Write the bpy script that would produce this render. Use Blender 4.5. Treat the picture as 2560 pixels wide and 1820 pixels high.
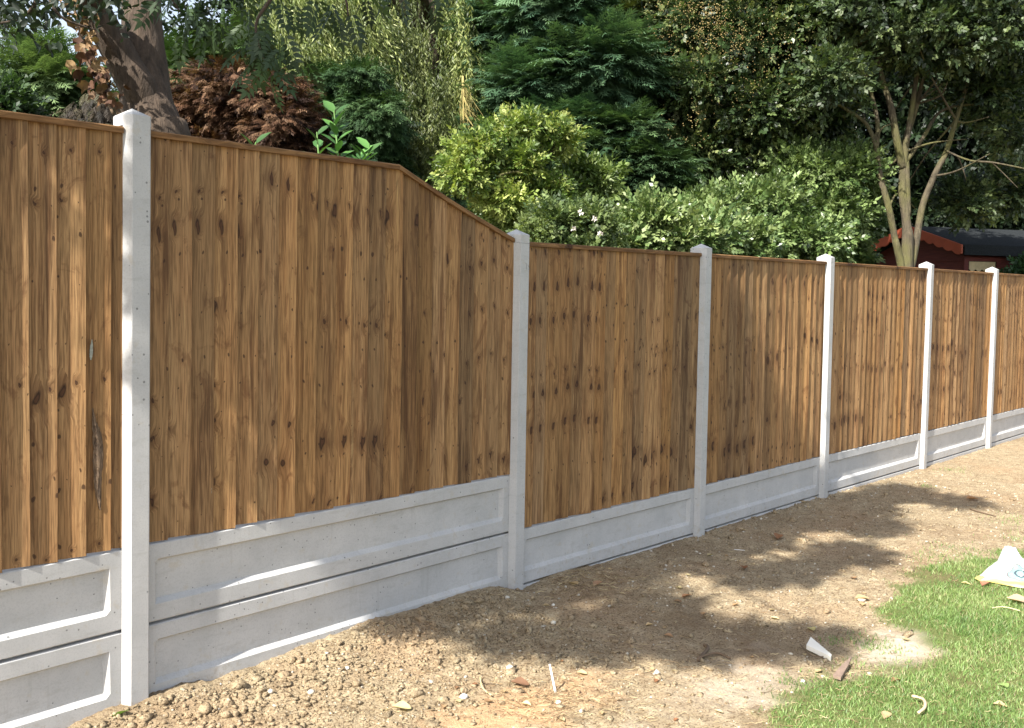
import bpy, math, random
import numpy as np
from mathutils import Vector, Matrix, noise as mn
R = math.radians
random.seed(7); rng = np.random.default_rng(11)
for o in list(bpy.data.objects): bpy.data.objects.remove(o)
C = bpy.context.scene.collection
scn = bpy.context.scene

# ------------------------------------------------------------------ camera
F, CX, CY, CZ, YAW, PIT, ROL = 2509.8, -1.863, -3.49, 1.564, 0.8423, -0.0700, 0.0103
CAM = np.array([CX, CY, CZ])
_fw = np.array([math.sin(YAW)*math.cos(PIT), math.cos(YAW)*math.cos(PIT), math.sin(PIT)])
_r = np.array([math.cos(YAW), -math.sin(YAW), 0.0]); _u = np.cross(_r, _fw)
_r2 = _r*math.cos(ROL)+_u*math.sin(ROL); _u2 = -_r*math.sin(ROL)+_u*math.cos(ROL)
cam = bpy.data.cameras.new('camera'); co = bpy.data.objects.new('camera', cam); C.objects.link(co)
cam.sensor_fit = 'HORIZONTAL'; cam.sensor_width = 36.0; cam.lens = F/2560*36
cam.clip_start = 0.05; cam.clip_end = 1000
M = Matrix((_r2, _u2, -_fw)).transposed().to_4x4(); M.translation = Vector(CAM)
co.matrix_world = M
scn.camera = co

# ------------------------------------------------------------------ light
SUN_EL, SUN_AZ = R(43), R(6.7)          # the sun comes from -X, a little towards the viewer's side of the fence
to_sun = Vector((-math.cos(SUN_EL)*math.cos(SUN_AZ), -math.cos(SUN_EL)*math.sin(SUN_AZ), math.sin(SUN_EL)))
w = bpy.data.worlds.new('World'); scn.world = w; w.use_nodes = True
nt = w.node_tree; bg = nt.nodes['Background']
sky = nt.nodes.new('ShaderNodeTexSky'); sky.sky_type = 'NISHITA'; sky.sun_disc = False
sky.sun_elevation = SUN_EL; sky.sun_rotation = math.atan2(to_sun.x, to_sun.y)
sky.air_density = 1.0; sky.dust_density = 1.5; sky.ozone_density = 1.0
hs = nt.nodes.new('ShaderNodeHueSaturation'); hs.inputs['Saturation'].default_value = .55
nt.links.new(sky.outputs[0], hs.inputs['Color']); nt.links.new(hs.outputs[0], bg.inputs[0]); bg.inputs[1].default_value = 0.125
sl = bpy.data.lights.new('sun', 'SUN'); sl.energy = 5.0; sl.angle = R(0.53); sl.color = (1.0, 0.955, 0.875)
so = bpy.data.objects.new('sun', sl); C.objects.link(so)
so.rotation_euler = (-to_sun).to_track_quat('-Z', 'Y').to_euler()
scn.view_settings.view_transform = 'Standard'; scn.view_settings.look = 'None'
scn.view_settings.exposure = 1.15; scn.view_settings.gamma = 1.0
scn.cycles.max_bounces = 6; scn.cycles.diffuse_bounces = 3; scn.cycles.transmission_bounces = 4
scn.cycles.transparent_max_bounces = 4

# ------------------------------------------------------------------ helpers
def at(px, py, d):                       # a photo position and a distance in metres into a point of the place
    return CAM + d*(_fw + _r2*(px-1280)/F + _u2*(910-py)/F)
def onY(px, py, Y):
    d = _fw + _r2*(px-1280)/F + _u2*(910-py)/F
    return CAM + d*(Y-CAM[1])/d[1]
def onZ(px, py, Z):
    d = _fw + _r2*(px-1280)/F + _u2*(910-py)/F
    return CAM + d*(Z-CAM[2])/d[2]
def tag(o, label=None, cat=None, group=None, kind=None):
    if label: o['label'] = label
    if cat: o['category'] = cat
    if group: o['group'] = group
    if kind: o['kind'] = kind
    return o
def empty(name, loc=(0, 0, 0)):
    o = bpy.data.objects.new(name, None); o.location = loc; o.empty_display_size = .1; C.objects.link(o); return o
def link(name, me, mat, parent=None, smooth=False):
    o = bpy.data.objects.new(name, me); C.objects.link(o)
    if mat: me.materials.append(mat)
    if parent is not None:
        o.parent = parent
        o.matrix_parent_inverse = Matrix.Translation(-Vector(parent.location))
    if smooth: me.polygons.foreach_set('use_smooth', [True]*len(me.polygons))
    return o
def mesh_q(verts, quads, cols=None, name='m', smooth=False, extra=None):
    """fast quad mesh from arrays"""
    verts = np.asarray(verts, np.float32); quads = np.asarray(quads, np.int32)
    me = bpy.data.meshes.new(name)
    me.vertices.add(len(verts)); me.vertices.foreach_set('co', verts.ravel())
    me.loops.add(quads.size); me.loops.foreach_set('vertex_index', quads.ravel())
    n = len(quads); k = quads.shape[1]
    me.polygons.add(n)
    me.polygons.foreach_set('loop_start', np.arange(n, dtype=np.int32)*k)
    me.polygons.foreach_set('loop_total', np.full(n, k, np.int32))
    if smooth: me.polygons.foreach_set('use_smooth', np.ones(n, bool))
    if cols is not None:
        a = me.color_attributes.new('tint', 'FLOAT_COLOR', 'POINT')
        c4 = np.ones((len(verts), 4), np.float32); c4[:, :3] = cols
        a.data.foreach_set('color', c4.ravel())
    if extra is not None:
        a = me.attributes.new('wc', 'FLOAT_VECTOR', 'POINT'); a.data.foreach_set('vector', np.asarray(extra, np.float32).ravel())
    me.update(calc_edges=True)
    return me
class MB:
    def __init__(s): s.v = []; s.f = []; s.c = []; s.e = []
    def add(s, v, f, c=None, e=None):
        b = len(s.v); s.v += [tuple(x) for x in v]; s.f += [tuple(i+b for i in q) for q in f]
        if c is not None: s.c += [tuple(c)]*len(v)
        if e is not None: s.e += [tuple(x) for x in e]
    def box(s, x0, x1, y0, y1, z0, z1, c=None):
        s.add([(x0,y0,z0),(x1,y0,z0),(x1,y1,z0),(x0,y1,z0),(x0,y0,z1),(x1,y0,z1),(x1,y1,z1),(x0,y1,z1)],
              [(0,3,2,1),(4,5,6,7),(0,1,5,4),(1,2,6,5),(2,3,7,6),(3,0,4,7)], c)
    def tube(s, pts, rad, n=8, bump=0.0, c=None, seed=0):
        pts = [Vector(p) for p in pts]; rings = []
        ref = Vector((0.3, 1, 0.1)).normalized()
        v = []; f = []
        for i, p in enumerate(pts):
            t = (pts[min(i+1, len(pts)-1)]-pts[max(i-1, 0)]).normalized()
            a = t.cross(ref)
            if a.length < .05: a = t.cross(Vector((1, 0, 0)))
            a.normalize(); b = t.cross(a)
            for k in range(n):
                an = 2*math.pi*k/n
                q = a*math.cos(an)+b*math.sin(an)
                r = rad[i]
                if bump: r *= 1+bump*mn.noise(Vector((q.x*1.6+seed, q.y*1.6, q.z*1.6+i*.11)))+bump*.4*mn.noise((p+q*rad[i])*14)
                v.append(p+q*r)
        for i in range(len(pts)-1):
            for k in range(n):
                f.append((i*n+k, i*n+(k+1) % n, (i+1)*n+(k+1) % n, (i+1)*n+k))
        m = len(v); v += [pts[0], pts[-1]]
        for k in range(n):
            f.append((m, (k+1) % n, k)); L = (len(pts)-1)*n; f.append((m+1, L+k, L+(k+1) % n))
        s.add(v, f, c)
    def build(s, name, mat, parent=None, smooth=False):
        me = bpy.data.meshes.new(name); me.from_pydata(s.v, [], s.f)
        if s.c and len(s.c) == len(s.v):
            a = me.color_attributes.new('tint', 'FLOAT_COLOR', 'POINT')
            for i, c in enumerate(s.c): a.data[i].color = (c[0], c[1], c[2], 1)
        if s.e and len(s.e) == len(s.v):
            a = me.attributes.new('wc', 'FLOAT_VECTOR', 'POINT')
            for i, c in enumerate(s.e): a.data[i].vector = c
        me.update()
        return link(name, me, mat, parent, smooth)
def smooth_path(pts, rads, k=5):
    P = [np.array(p, float) for p in pts]; out = []; ro = []
    for i in range(len(P)-1):
        p0 = P[max(i-1, 0)]; p1 = P[i]; p2 = P[i+1]; p3 = P[min(i+2, len(P)-1)]
        for j in range(k):
            t = j/k
            out.append(.5*((2*p1)+(-p0+p2)*t+(2*p0-5*p1+4*p2-p3)*t*t+(-p0+3*p1-3*p2+p3)*t**3)); ro.append(rads[i]*(1-t)+rads[i+1]*t)
    out.append(P[-1]); ro.append(rads[-1]); return out, ro
# 2-D value noise on arrays
def vnoise(x, y, seed=0):
    xi = np.floor(x).astype(np.int64); yi = np.floor(y).astype(np.int64); fx = x-xi; fy = y-yi
    fx = fx*fx*(3-2*fx); fy = fy*fy*(3-2*fy)
    def h(a, b):
        n = (a*374761393+b*668265263+seed*1442695041) & 0xffffffff
        n = ((n ^ (n >> 13))*1274126177) & 0xffffffff
        return ((n ^ (n >> 16)) & 0xffff)/65535.0
    return (h(xi, yi)*(1-fx)+h(xi+1, yi)*fx)*(1-fy)+(h(xi, yi+1)*(1-fx)+h(xi+1, yi+1)*fx)*fy
def fbm(x, y, o=4, seed=0):
    s = 0; a = 1; t = 0
    for i in range(o):
        s = s+a*(vnoise(x, y, seed+i*17)-.5); t += a; x = x*2.03+5.1; y = y*2.03+3.7; a *= .5
    return s/t

# ------------------------------------------------------------------ materials
class NT:
    def __init__(s, name):
        s.m = bpy.data.materials.new(name); s.m.use_nodes = True; s.t = s.m.node_tree
        s.b = s.t.nodes['Principled BSDF']; s.out = s.t.nodes['Material Output']
    def n(s, typ, **k):
        x = s.t.nodes.new(typ)
        for a, b in k.items():
            if a.startswith('i_'): x.inputs[int(a[2:]) if a[2:].isdigit() else a[2:].replace('_', ' ')].default_value = b
            else: setattr(x, a, b)
        return x
    def l(s, a, b): s.t.links.new(a, b)
    def math(s, op, a, b=None, c=None, clamp=False):
        x = s.t.nodes.new('ShaderNodeMath'); x.operation = op; x.use_clamp = clamp
        for i, v in enumerate((a, b, c)):
            if v is None: continue
            if isinstance(v, (int, float)): x.inputs[i].default_value = v
            else: s.l(v, x.inputs[i])
        return x.outputs[0]
    def ramp(s, fac, stops, interp='LINEAR'):
        x = s.t.nodes.new('ShaderNodeValToRGB'); x.color_ramp.interpolation = interp
        e = x.color_ramp.elements
        while len(e) < len(stops): e.new(.5)
        for el, (p, c) in zip(e, stops):
            el.position = p; el.color = (c, c, c, 1) if isinstance(c, (int, float)) else (*c, 1)
        s.l(fac, x.inputs[0]); return x.outputs[0]
    def mix(s, fac, a, b, typ='MIX'):
        x = s.t.nodes.new('ShaderNodeMix'); x.data_type = 'RGBA'; x.blend_type = typ
        for i, v in ((0, fac), (6, a), (7, b)):
            if isinstance(v, (int, float)): x.inputs[i].default_value = v
            elif isinstance(v, tuple): x.inputs[i].default_value = (*v, 1)
            else: s.l(v, x.inputs[i])
        return x.outputs[2]
    def noise(s, vec, scale, detail=3, rough=.55, dist=0):
        x = s.n('ShaderNodeTexNoise'); x.inputs['Scale'].default_value = scale; x.inputs['Detail'].default_value = detail
        x.inputs['Roughness'].default_value = rough; x.inputs['Distortion'].default_value = dist
        if vec is not None: s.l(vec, x.inputs['Vector'])
        return x.outputs[0]
    def bump(s, h, strength=.3, dist=.01):
        x = s.n('ShaderNodeBump'); x.inputs['Strength'].default_value = strength; x.inputs['Distance'].default_value = dist
        s.l(h, x.inputs['Height']); s.l(x.outputs[0], s.b.inputs['Normal'])
    def obj(s): return s.n('ShaderNodeTexCoord').outputs['Object']
    def scl(s, vec, v):
        x = s.n('ShaderNodeMapping'); x.inputs['Scale'].default_value = v; s.l(vec, x.inputs['Vector']); return x.outputs[0]

def mat_leaf(name, rough=.45, trans=.3, spec=.5, vein=False):
    t = NT(name); a = t.n('ShaderNodeAttribute', attribute_name='tint')
    t.l(a.outputs['Color'], t.b.inputs['Base Color']); t.b.inputs['Roughness'].default_value = rough
    t.b.inputs['Specular IOR Level'].default_value = spec
    tr = t.n('ShaderNodeBsdfTranslucent')
    c = t.mix(1.0, a.outputs['Color'], (1.15, 1.2, .55), 'MULTIPLY'); t.l(c, tr.inputs[0])
    mx = t.n('ShaderNodeMixShader'); mx.inputs[0].default_value = trans
    t.l(t.b.outputs[0], mx.inputs[1]); t.l(tr.outputs[0], mx.inputs[2]); t.l(mx.outputs[0], t.out.inputs[0])
    return t.m
def mat_bark(name, c0, c1, moss=None, scale=1.0):
    t = NT(name); o = t.obj()
    n1 = t.noise(t.scl(o, (9*scale, 9*scale, 2.2*scale)), 3, 6, .65, .5); n2 = t.noise(o, 2.5, 3)
    c = t.ramp(n1, [(.3, c0), (.68, c1)])
    if moss: c = t.mix(t.ramp(n2, [(.45, 0.), (.62, .8)]), c, moss)
    t.l(c, t.b.inputs['Base Color']); t.b.inputs['Roughness'].default_value = .9
    t.bump(n1, .9, .03); return t.m
def mat_wood():
    t = NT('pressure_treated_wood')
    wc = t.n('ShaderNodeAttribute', attribute_name='wc').outputs['Vector']
    tint = t.n('ShaderNodeAttribute', attribute_name='tint').outputs['Color']
    sp = t.n('ShaderNodeSeparateXYZ'); t.l(wc, sp.inputs[0]); U, V, B = sp.outputs
    def comb(a, b, c=0.):
        x = t.n('ShaderNodeCombineXYZ')
        for i, v in enumerate((a, b, c)):
            if isinstance(v, float): x.inputs[i].default_value = v
            else: t.l(v, x.inputs[i])
        return x.outputs[0]
    # knots
    wob = t.noise(comb(t.math('MULTIPLY', U, 30.), t.math('MULTIPLY', V, 9.)), 1, 2)
    def knots(fx, fz, thr, seed, rad):
        v = t.n('ShaderNodeTexVoronoi', voronoi_dimensions='2D'); v.inputs['Scale'].default_value = 1; v.inputs['Randomness'].default_value = .9
        t.l(comb(t.math('MULTIPLY_ADD', U, fx, seed), t.math('MULTIPLY_ADD', V, fz, t.math('MULTIPLY', wob, .6))), v.inputs['Vector'])
        s2 = t.n('ShaderNodeSeparateColor'); t.l(v.outputs['Color'], s2.inputs[0])
        on = t.math('GREATER_THAN', s2.outputs[0], t.math('MULTIPLY_ADD', t.math('FRACT', t.math('MULTIPLY', B, 3.17)), .42, thr-.2))
        rr = t.math('MULTIPLY', t.math('MULTIPLY_ADD', t.math('POWER', s2.outputs[1], 2.), rad*1.1, rad*.4), t.math('MULTIPLY_ADD', wob, .9, .55))
        d = t.math('DIVIDE', v.outputs['Distance'], rr)
        return d, on
    d1, on1 = knots(9., 5.0, .38, 3.3, .110)
    d2, on2 = knots(16., 10., .50, 9.1, .085)
    k1 = t.math('MULTIPLY', t.ramp(d1, [(.0, 1.), (.6, .95), (1., 0.)]), on1)
    k2 = t.math('MULTIPLY', t.ramp(d2, [(.0, 1.), (.7, .9), (1., 0.)]), on2)
    halo = t.math('MULTIPLY', t.ramp(t.math('MULTIPLY', d1, .25), [(.15, 1.), (1., 0.)], 'EASE'), on1)
    warp = t.math('MULTIPLY', halo, 1.3)
    # grain: long streaks that bend around the knots
    lown = t.noise(comb(t.math('MULTIPLY', U, 5.), t.math('MULTIPLY', V, .8), B), 1, 2)
    gu = t.math('ADD', t.math('MULTIPLY_ADD', U, 75., t.math('MULTIPLY', lown, 2.2)), t.math('MULTIPLY', warp, 1.1))
    g = t.noise(comb(gu, t.math('MULTIPLY', V, .55), B), 1, 5, .68)
    g2 = t.noise(comb(t.math('MULTIPLY_ADD', U, 230., t.math('MULTIPLY', warp, 3.)), t.math('MULTIPLY', V, 7.), B), 1, 3, .6)
    patch = t.noise(comb(t.math('MULTIPLY', U, 9.), t.math('MULTIPLY', V, 2.2), B), 1, 3, .6)
    base = t.ramp(g, [(.28, (.165, .078, .029)), (.46, (.30, .160, .066)), (.66, (.44, .262, .120))])
    base = t.mix(t.ramp(patch, [(.35, 0.), (.62, .55)]), base, (.33, .205, .092))
    blot = t.noise(comb(t.math('MULTIPLY', U, 11.), t.math('MULTIPLY', V, 4.5), t.math('ADD', B, 77.)), 1, 4, .7, 1.2)
    base = t.mix(t.ramp(blot, [(.57, 0.), (.67, .6)]), base, (.13, .055, .022))
    stain = t.noise(comb(t.math('MULTIPLY_ADD', U, 22., t.math('MULTIPLY', lown, 1.5)), t.math('MULTIPLY', V, 1.0), t.math('ADD', B, 31.)), 1, 5, .72)
    base = t.mix(t.ramp(stain, [(.52, 0.), (.66, .8)]), base, (.085, .036, .014))
    base = t.mix(t.ramp(stain, [(.22, .6), (.36, 0.)]), base, (.47, .34, .155))
    base = t.mix(t.math('MULTIPLY', t.ramp(g2, [(.38, 1.), (.56, 0.)]), .6), base, (.08, .04, .015))
    base = t.mix(t.math('MULTIPLY', halo, t.math('MULTIPLY', t.ramp(g, [(.3, .2), (.6, .85)]), .75)), base, (.085, .034, .013))
    # fine saw marks across
    base = t.mix(1., base, tint, 'MULTIPLY')
    base = t.mix(t.math('MULTIPLY', k1, .95), base, t.mix(t.ramp(d1, [(.35, 0.), (.6, 1.)]), (.075, .032, .014), (.016, .006, .003)))
    base = t.mix(t.math('MULTIPLY', k2, .85), base, (.035, .015, .008))
    t.l(base, t.b.inputs['Base Color']); t.b.inputs['Roughness'].default_value = .72
    t.b.inputs['Specular IOR Level'].default_value = .3
    saw = t.noise(comb(t.math('MULTIPLY', U, 20.), t.math('MULTIPLY', V, 420.), B), 1, 2)
    h = t.math('ADD', t.math('MULTIPLY', g2, .6), t.math('ADD', t.math('MULTIPLY', g, .6), t.math('MULTIPLY', saw, .35)))
    t.bump(t.math('ADD', h, t.math('MULTIPLY', k1, .4)), .35, .0022)
    return t.m
def mat_concrete():
    t = NT('cast_concrete'); o = t.obj()
    n1 = t.noise(o, 5, 4, .6); n2 = t.noise(o, 160, 2, .6); n3 = t.noise(t.scl(o, (1, 1, 3.5)), 9, 5, .7, .4)
    c = t.ramp(n1, [(.3, (.44, .44, .435)), (.7, (.53, .525, .515))])
    c = t.mix(t.math('MULTIPLY', t.ramp(n2, [(.35, 1.), (.5, 0.)]), .25), c, (.30, .30, .31))
    c = t.mix(t.ramp(n3, [(.54, 0.), (.68, .35)]), c, (.34, .33, .31))
    pz = t.n('ShaderNodeSeparateXYZ'); t.l(o, pz.inputs[0])
    spl = t.math('MULTIPLY', t.ramp(pz.outputs[2], [(.0, 1.), (.13, 0.)]), t.ramp(t.noise(o, 38, 4, .75), [(.54, 0.), (.64, .5)]))
    c = t.mix(spl, c, (.35, .29, .21))
    c = t.mix(t.math('MULTIPLY', t.ramp(t.noise(t.scl(o, (30, 30, 2.5)), 1, 4, .7), [(.58, 0.), (.68, .2)]), 1.), c, (.30, .29, .27))
    c = t.mix(t.ramp(t.noise(o, 17, 3, .6), [(.60, 0.), (.70, .35)]), c, (.44, .38, .28))
    v = t.n('ShaderNodeTexVoronoi'); v.inputs['Scale'].default_value = 45; t.l(o, v.inputs['Vector'])
    s2 = t.n('ShaderNodeSeparateColor'); t.l(v.outputs['Color'], s2.inputs[0])
    pit = t.math('MULTIPLY', t.math('LESS_THAN', v.outputs['Distance'], t.math('MULTIPLY', s2.outputs[1], .22)), t.math('GREATER_THAN', s2.outputs[0], .80))
    c = t.mix(t.math('MULTIPLY', pit, .7), c, (.12, .12, .12))
    t.l(c, t.b.inputs['Base Color']); t.b.inputs['Roughness'].default_value = .85; t.b.inputs['Specular IOR Level'].default_value = .25
    t.bump(t.math('SUBTRACT', t.math('MULTIPLY_ADD', n2, .5, t.math('MULTIPLY', n1, .8)), pit), .35, .002)
    return t.m
def mat_soil(tinted=False):
    t = NT('soil' if not tinted else 'soil_lumps'); o = t.n('ShaderNodeNewGeometry').outputs['Position']
    n1 = t.noise(o, 1.3, 4, .6); n2 = t.noise(o, 14, 5, .7); n3 = t.noise(o, 95, 4, .75)
    c = t.ramp(n2, [(.3, (.28, .21, .13)), (.55, (.42, .335, .215)), (.75, (.55, .455, .31))])
    c = t.mix(t.ramp(n1, [(.50, 0.), (.66, .45)]), c, (.44, .30, .18))
    c = t.mix(t.ramp(n3, [(.40, .9), (.49, 0.)]), c, (.12, .08, .045))
    v = t.n('ShaderNodeTexVoronoi'); v.inputs['Scale'].default_value = 75; t.l(o, v.inputs['Vector'])
    s2 = t.n('ShaderNodeSeparateColor'); t.l(v.outputs['Color'], s2.inputs[0])
    peb = t.math('MULTIPLY', t.math('LESS_THAN', v.outputs['Distance'], .36), t.math('GREATER_THAN', s2.outputs[0], .93))
    c = t.mix(t.math('MULTIPLY', peb, .85), c, (.55, .49, .38))
    vs = t.n('ShaderNodeTexVoronoi'); vs.inputs['Scale'].default_value = 30; t.l(t.scl(o, (1, 3.2, 1)), vs.inputs['Vector'])
    s3 = t.n('ShaderNodeSeparateColor'); t.l(vs.outputs['Color'], s3.inputs[0])
    ch = t.math('MULTIPLY', t.math('LESS_THAN', vs.outputs['Distance'], .3), t.math('GREATER_THAN', s3.outputs[1], .90))
    c = t.mix(t.math('MULTIPLY', ch, .6), c, t.mix(s3.outputs[2], (.16, .09, .045), (.52, .40, .22)))
    if not tinted:
        tint = t.n('ShaderNodeAttribute', attribute_name='tint').outputs['Color']
        s4 = t.n('ShaderNodeSeparateColor'); t.l(tint, s4.inputs[0])
        c = t.mix(s4.outputs[0], c, t.mix(t.ramp(n3, [(.35, 0.), (.65, 1.)]), (.09, .13, .035), (.20, .21, .08)))   # thin turf
        c = t.mix(t.math('MULTIPLY', t.math('GREATER_THAN', s4.outputs[2], .5), t.math('MULTIPLY', t.math('SUBTRACT', s4.outputs[2], .5), 1.5)), c, (.60, .37, .20))
        c = t.mix(t.math('MULTIPLY', t.math('LESS_THAN', s4.outputs[2], .5), s4.outputs[2]), c, (.20, .135, .08))
        c = t.mix(t.math('MULTIPLY', s4.outputs[1], .75), c, (.60, .52, .42))      # spilled pale sand
    t.l(c, t.b.inputs['Base Color']); t.b.inputs['Roughness'].default_value = .95; t.b.inputs['Specular IOR Level'].default_value = .15
    t.bump(t.math('ADD', t.math('MULTIPLY', n3, 1.), t.math('MULTIPLY', n2, .8)), .85, .012)
    return t.m
def mat_plain(name, col, rough=.6, var=.12, sc=20, bump=.1, spec=.4, metal=0):
    t = NT(name); n = t.noise(t.obj(), sc, 4, .6)
    a = tuple(x*(1-var) for x in col); b = tuple(min(1, x*(1+var)) for x in col)
    t.l(t.ramp(n, [(.3, a), (.7, b)]), t.b.inputs['Base Color']); t.b.inputs['Roughness'].default_value = rough
    t.b.inputs['Specular IOR Level'].default_value = spec; t.b.inputs['Metallic'].default_value = metal
    if bump: t.bump(n, bump, .01)
    return t.m
WOOD = mat_wood(); CONC = mat_concrete(); SOIL = mat_soil(); LUMP = mat_soil(True)
LEAF = mat_leaf('leaf_matt', .5, .3); GLOSSY = mat_leaf('leaf_glossy', .38, .22, .5); NEEDLE = mat_leaf('conifer_foliage', .6, .2, .3)
DRY = mat_leaf('dry_leaf', .7, .2, .3)
BARK = mat_bark('ash_bark', (.032, .022, .015), (.115, .08, .055))
BARK2 = mat_bark('mossy_bark', (.035, .028, .017), (.125, .10, .062), (.12, .115, .035))
TWIG = mat_plain('twig_bark', (.16, .11, .07), .8)
YTWIG = mat_plain('yellow_willow_twig', (.48, .40, .16), .6)

# ------------------------------------------------------------------ ground
def gz(x, y):
    """height of the soil"""
    x = np.asarray(x, float); y = np.asarray(y, float)
    z = -.050+.03*fbm(x*.9, y*.9, 3, 5)
    xs = [-3, -.6, -.25, .0, .25, .36, .5, .72, .95, 1.1, 1.3, 1.75, 1.95, 2.2, 2.45, 2.9, 3.4, 4.2, 6., 8., 10., 14]
    zs = [-.02, .0, .0, .015, .005, -.005, -.01, .025, .025, .045, .035, .035, .02, -.04, -.01, -.03, -.035, -.035, -.047, -.057, -.062, -.065]
    ridge = np.interp(x, xs, zs)
    f = np.exp(-np.clip(-y-.05, 0, None)/(.22+.08*fbm(x*2, y*0, 2, 9)))
    z = z*(1-f)+ridge*f
    z = z+.012*np.exp(-(((x-.75)/.5)**2+((y+.32)/.22)**2))
    rough = .55+.45*np.clip(1.6-x, 0, 1)*np.exp(-(y+.35)**2/.5)
    lawn = lawn_mask(x, y)
    z = z+rough*(1-.8*lawn)*(.034*fbm(x*7, y*7, 4, 1)+.016*np.abs(fbm(x*26, y*26, 3, 2))*2+.010*fbm(x*60, y*60, 2, 3))
    return z+.012*lawn
_lawnpx = [(1700, 1960), (1880, 1800), (1960, 1720), (2090, 1690), (2230, 1660), (2330, 1620), (2260, 1560), (2180, 1530), (2230, 1470), (2330, 1425), (2420, 1400), (2560, 1372), (2900, 1330)]
_lawn = np.array([onZ(a, b, -.04)[:2] for a, b in _lawnpx])
_poly = np.vstack([_lawn, [[12, -6], [1.0, -6]]])
def inside(x, y, P):
    r = np.zeros(np.shape(x), bool); j = len(P)-1
    for i in range(len(P)):
        c = ((P[i, 1] > y) != (P[j, 1] > y)) & (x < (P[j, 0]-P[i, 0])*(y-P[i, 1])/(P[j, 1]-P[i, 1]+1e-12)+P[i, 0])
        r ^= c; j = i
    return r
def lawn_mask(x, y):
    x = np.asarray(x, float); y = np.asarray(y, float)
    dx = .34*fbm(x*5.5, y*5.5, 4, 41); dy = .34*fbm(x*5.5, y*5.5, 4, 43)
    s = 0
    for ox, oy in ((0, 0), (.05, 0), (-.05, 0), (0, .05), (0, -.05)): s = s+inside(x+dx+ox, y+dy+oy, _poly)
    return s/5.0
gx = np.arange(-2.6, 12.4, .0135); gy = np.arange(-3.3, .07, .0135)
X, Y = np.meshgrid(gx, gy); Z = gz(X, Y)
edge = np.clip(np.minimum.reduce([X-gx[0], gx[-1]-X, Y-gy[0]])/.25, 0, 1); Z = Z*edge+(-.13)*(1-edge)
lm = lawn_mask(X, Y); sand_c = onZ(2245, 1612, -.04)
sand = np.clip(1.25-np.hypot((X-sand_c[0])/.24, (Y-sand_c[1])/.15)-1.2*fbm(X*9, Y*9, 3, 77), 0, 1)
sc2 = onZ(1800, 1730, -.04); sand = np.maximum(sand, .55*np.clip(1.1-np.hypot((X-sc2[0])/.6, (Y-sc2[1])/.22)-1.8*fbm(X*7, Y*7, 3, 78), 0, 1))
oc = onZ(1250, 1800, -.04); orange = np.clip(1.15-np.hypot((X-oc[0])/.75, (Y-oc[1])/.20)-1.6*fbm(X*8, Y*8, 3, 79), 0, 1)
damp = np.clip(fbm(X*1.7, Y*1.7, 4, 91)*3.2, 0, 1)
cols = np.stack([lm.ravel(), sand.ravel(), (orange*.5+.0).ravel()], 1); cols[:, 2] = np.where(cols[:, 2] > .02, .5+cols[:, 2], damp.ravel()*.49)
ny, nx = X.shape; idx = np.arange(nx*ny).reshape(ny, nx)
q = np.stack([idx[:-1, :-1], idx[:-1, 1:], idx[1:, 1:], idx[1:, :-1]], -1).reshape(-1, 4)
tag(link('soil', mesh_q(np.stack([X, Y, Z], -1).reshape(-1, 3), q, cols, 'soil', True), SOIL), kind='structure')
g = MB(); g.add([(-120, -120, -.12), (160, -120, -.12), (160, 160, -.12), (-120, 160, -.12)], [(0, 1, 2, 3)])
tag(g.build('ground', mat_plain('rough_ground', (.09, .085, .04), .95, .4, 3)), kind='structure')

# ------------------------------------------------------------------ instanced leaves as real mesh
def frames(axis, nrm):
    y = axis/np.linalg.norm(axis, axis=1, keepdims=True)
    z = nrm-(nrm*y).sum(1, keepdims=True)*y; z /= np.linalg.norm(z, axis=1, keepdims=True)+1e-9
    return np.cross(y, z), y, z
def scatter(tv, tq, pos, axis, nrm, size, col, vcol=None):
    x, y, z = frames(axis, nrm); n = len(pos); V = len(tv)
    P = pos[:, None, :]+size[:, None, None]*(x[:, None]*tv[None, :, 0:1]+y[:, None]*tv[None, :, 1:2]+z[:, None]*tv[None, :, 2:3])
    Q = tq[None]+(np.arange(n)*V)[:, None, None]
    c = np.repeat(col[:, None, :], V, 1)
    return P.reshape(-1, 3), Q.reshape(-1, 4), c.reshape(-1, 3)
def merge(parts):
    v = []; q = []; c = []; b = 0
    for a in parts:
        v.append(a[0]); q.append(a[1]+b); c.append(a[2]); b += len(a[0])
    return np.vstack(v), np.vstack(q), np.vstack(c)
T_RH = (np.array([(0, 0, 0), (.27, .45, .06), (0, 1, -.05), (-.27, .45, .06)]), np.array([(0, 1, 2, 3)]))
T_NAR = (np.array([(0, 0, 0), (.11, .4, .03), (0, 1, -.08), (-.11, .4, .03)]), np.array([(0, 1, 2, 3)]))
T_LEAF = (np.array([(0, 0, 0), (.2, .25, .05), (.24, .55, .04), (.1, .85, -.03), (0, 1, -.1), (-.1, .85, -.03), (-.24, .55, .04), (-.2, .25, .05), (0, .5, -.02)]),
          np.array([(0, 1, 2, 8), (8, 2, 3, 4), (0, 8, 6, 7), (8, 4, 5, 6)]))
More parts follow.
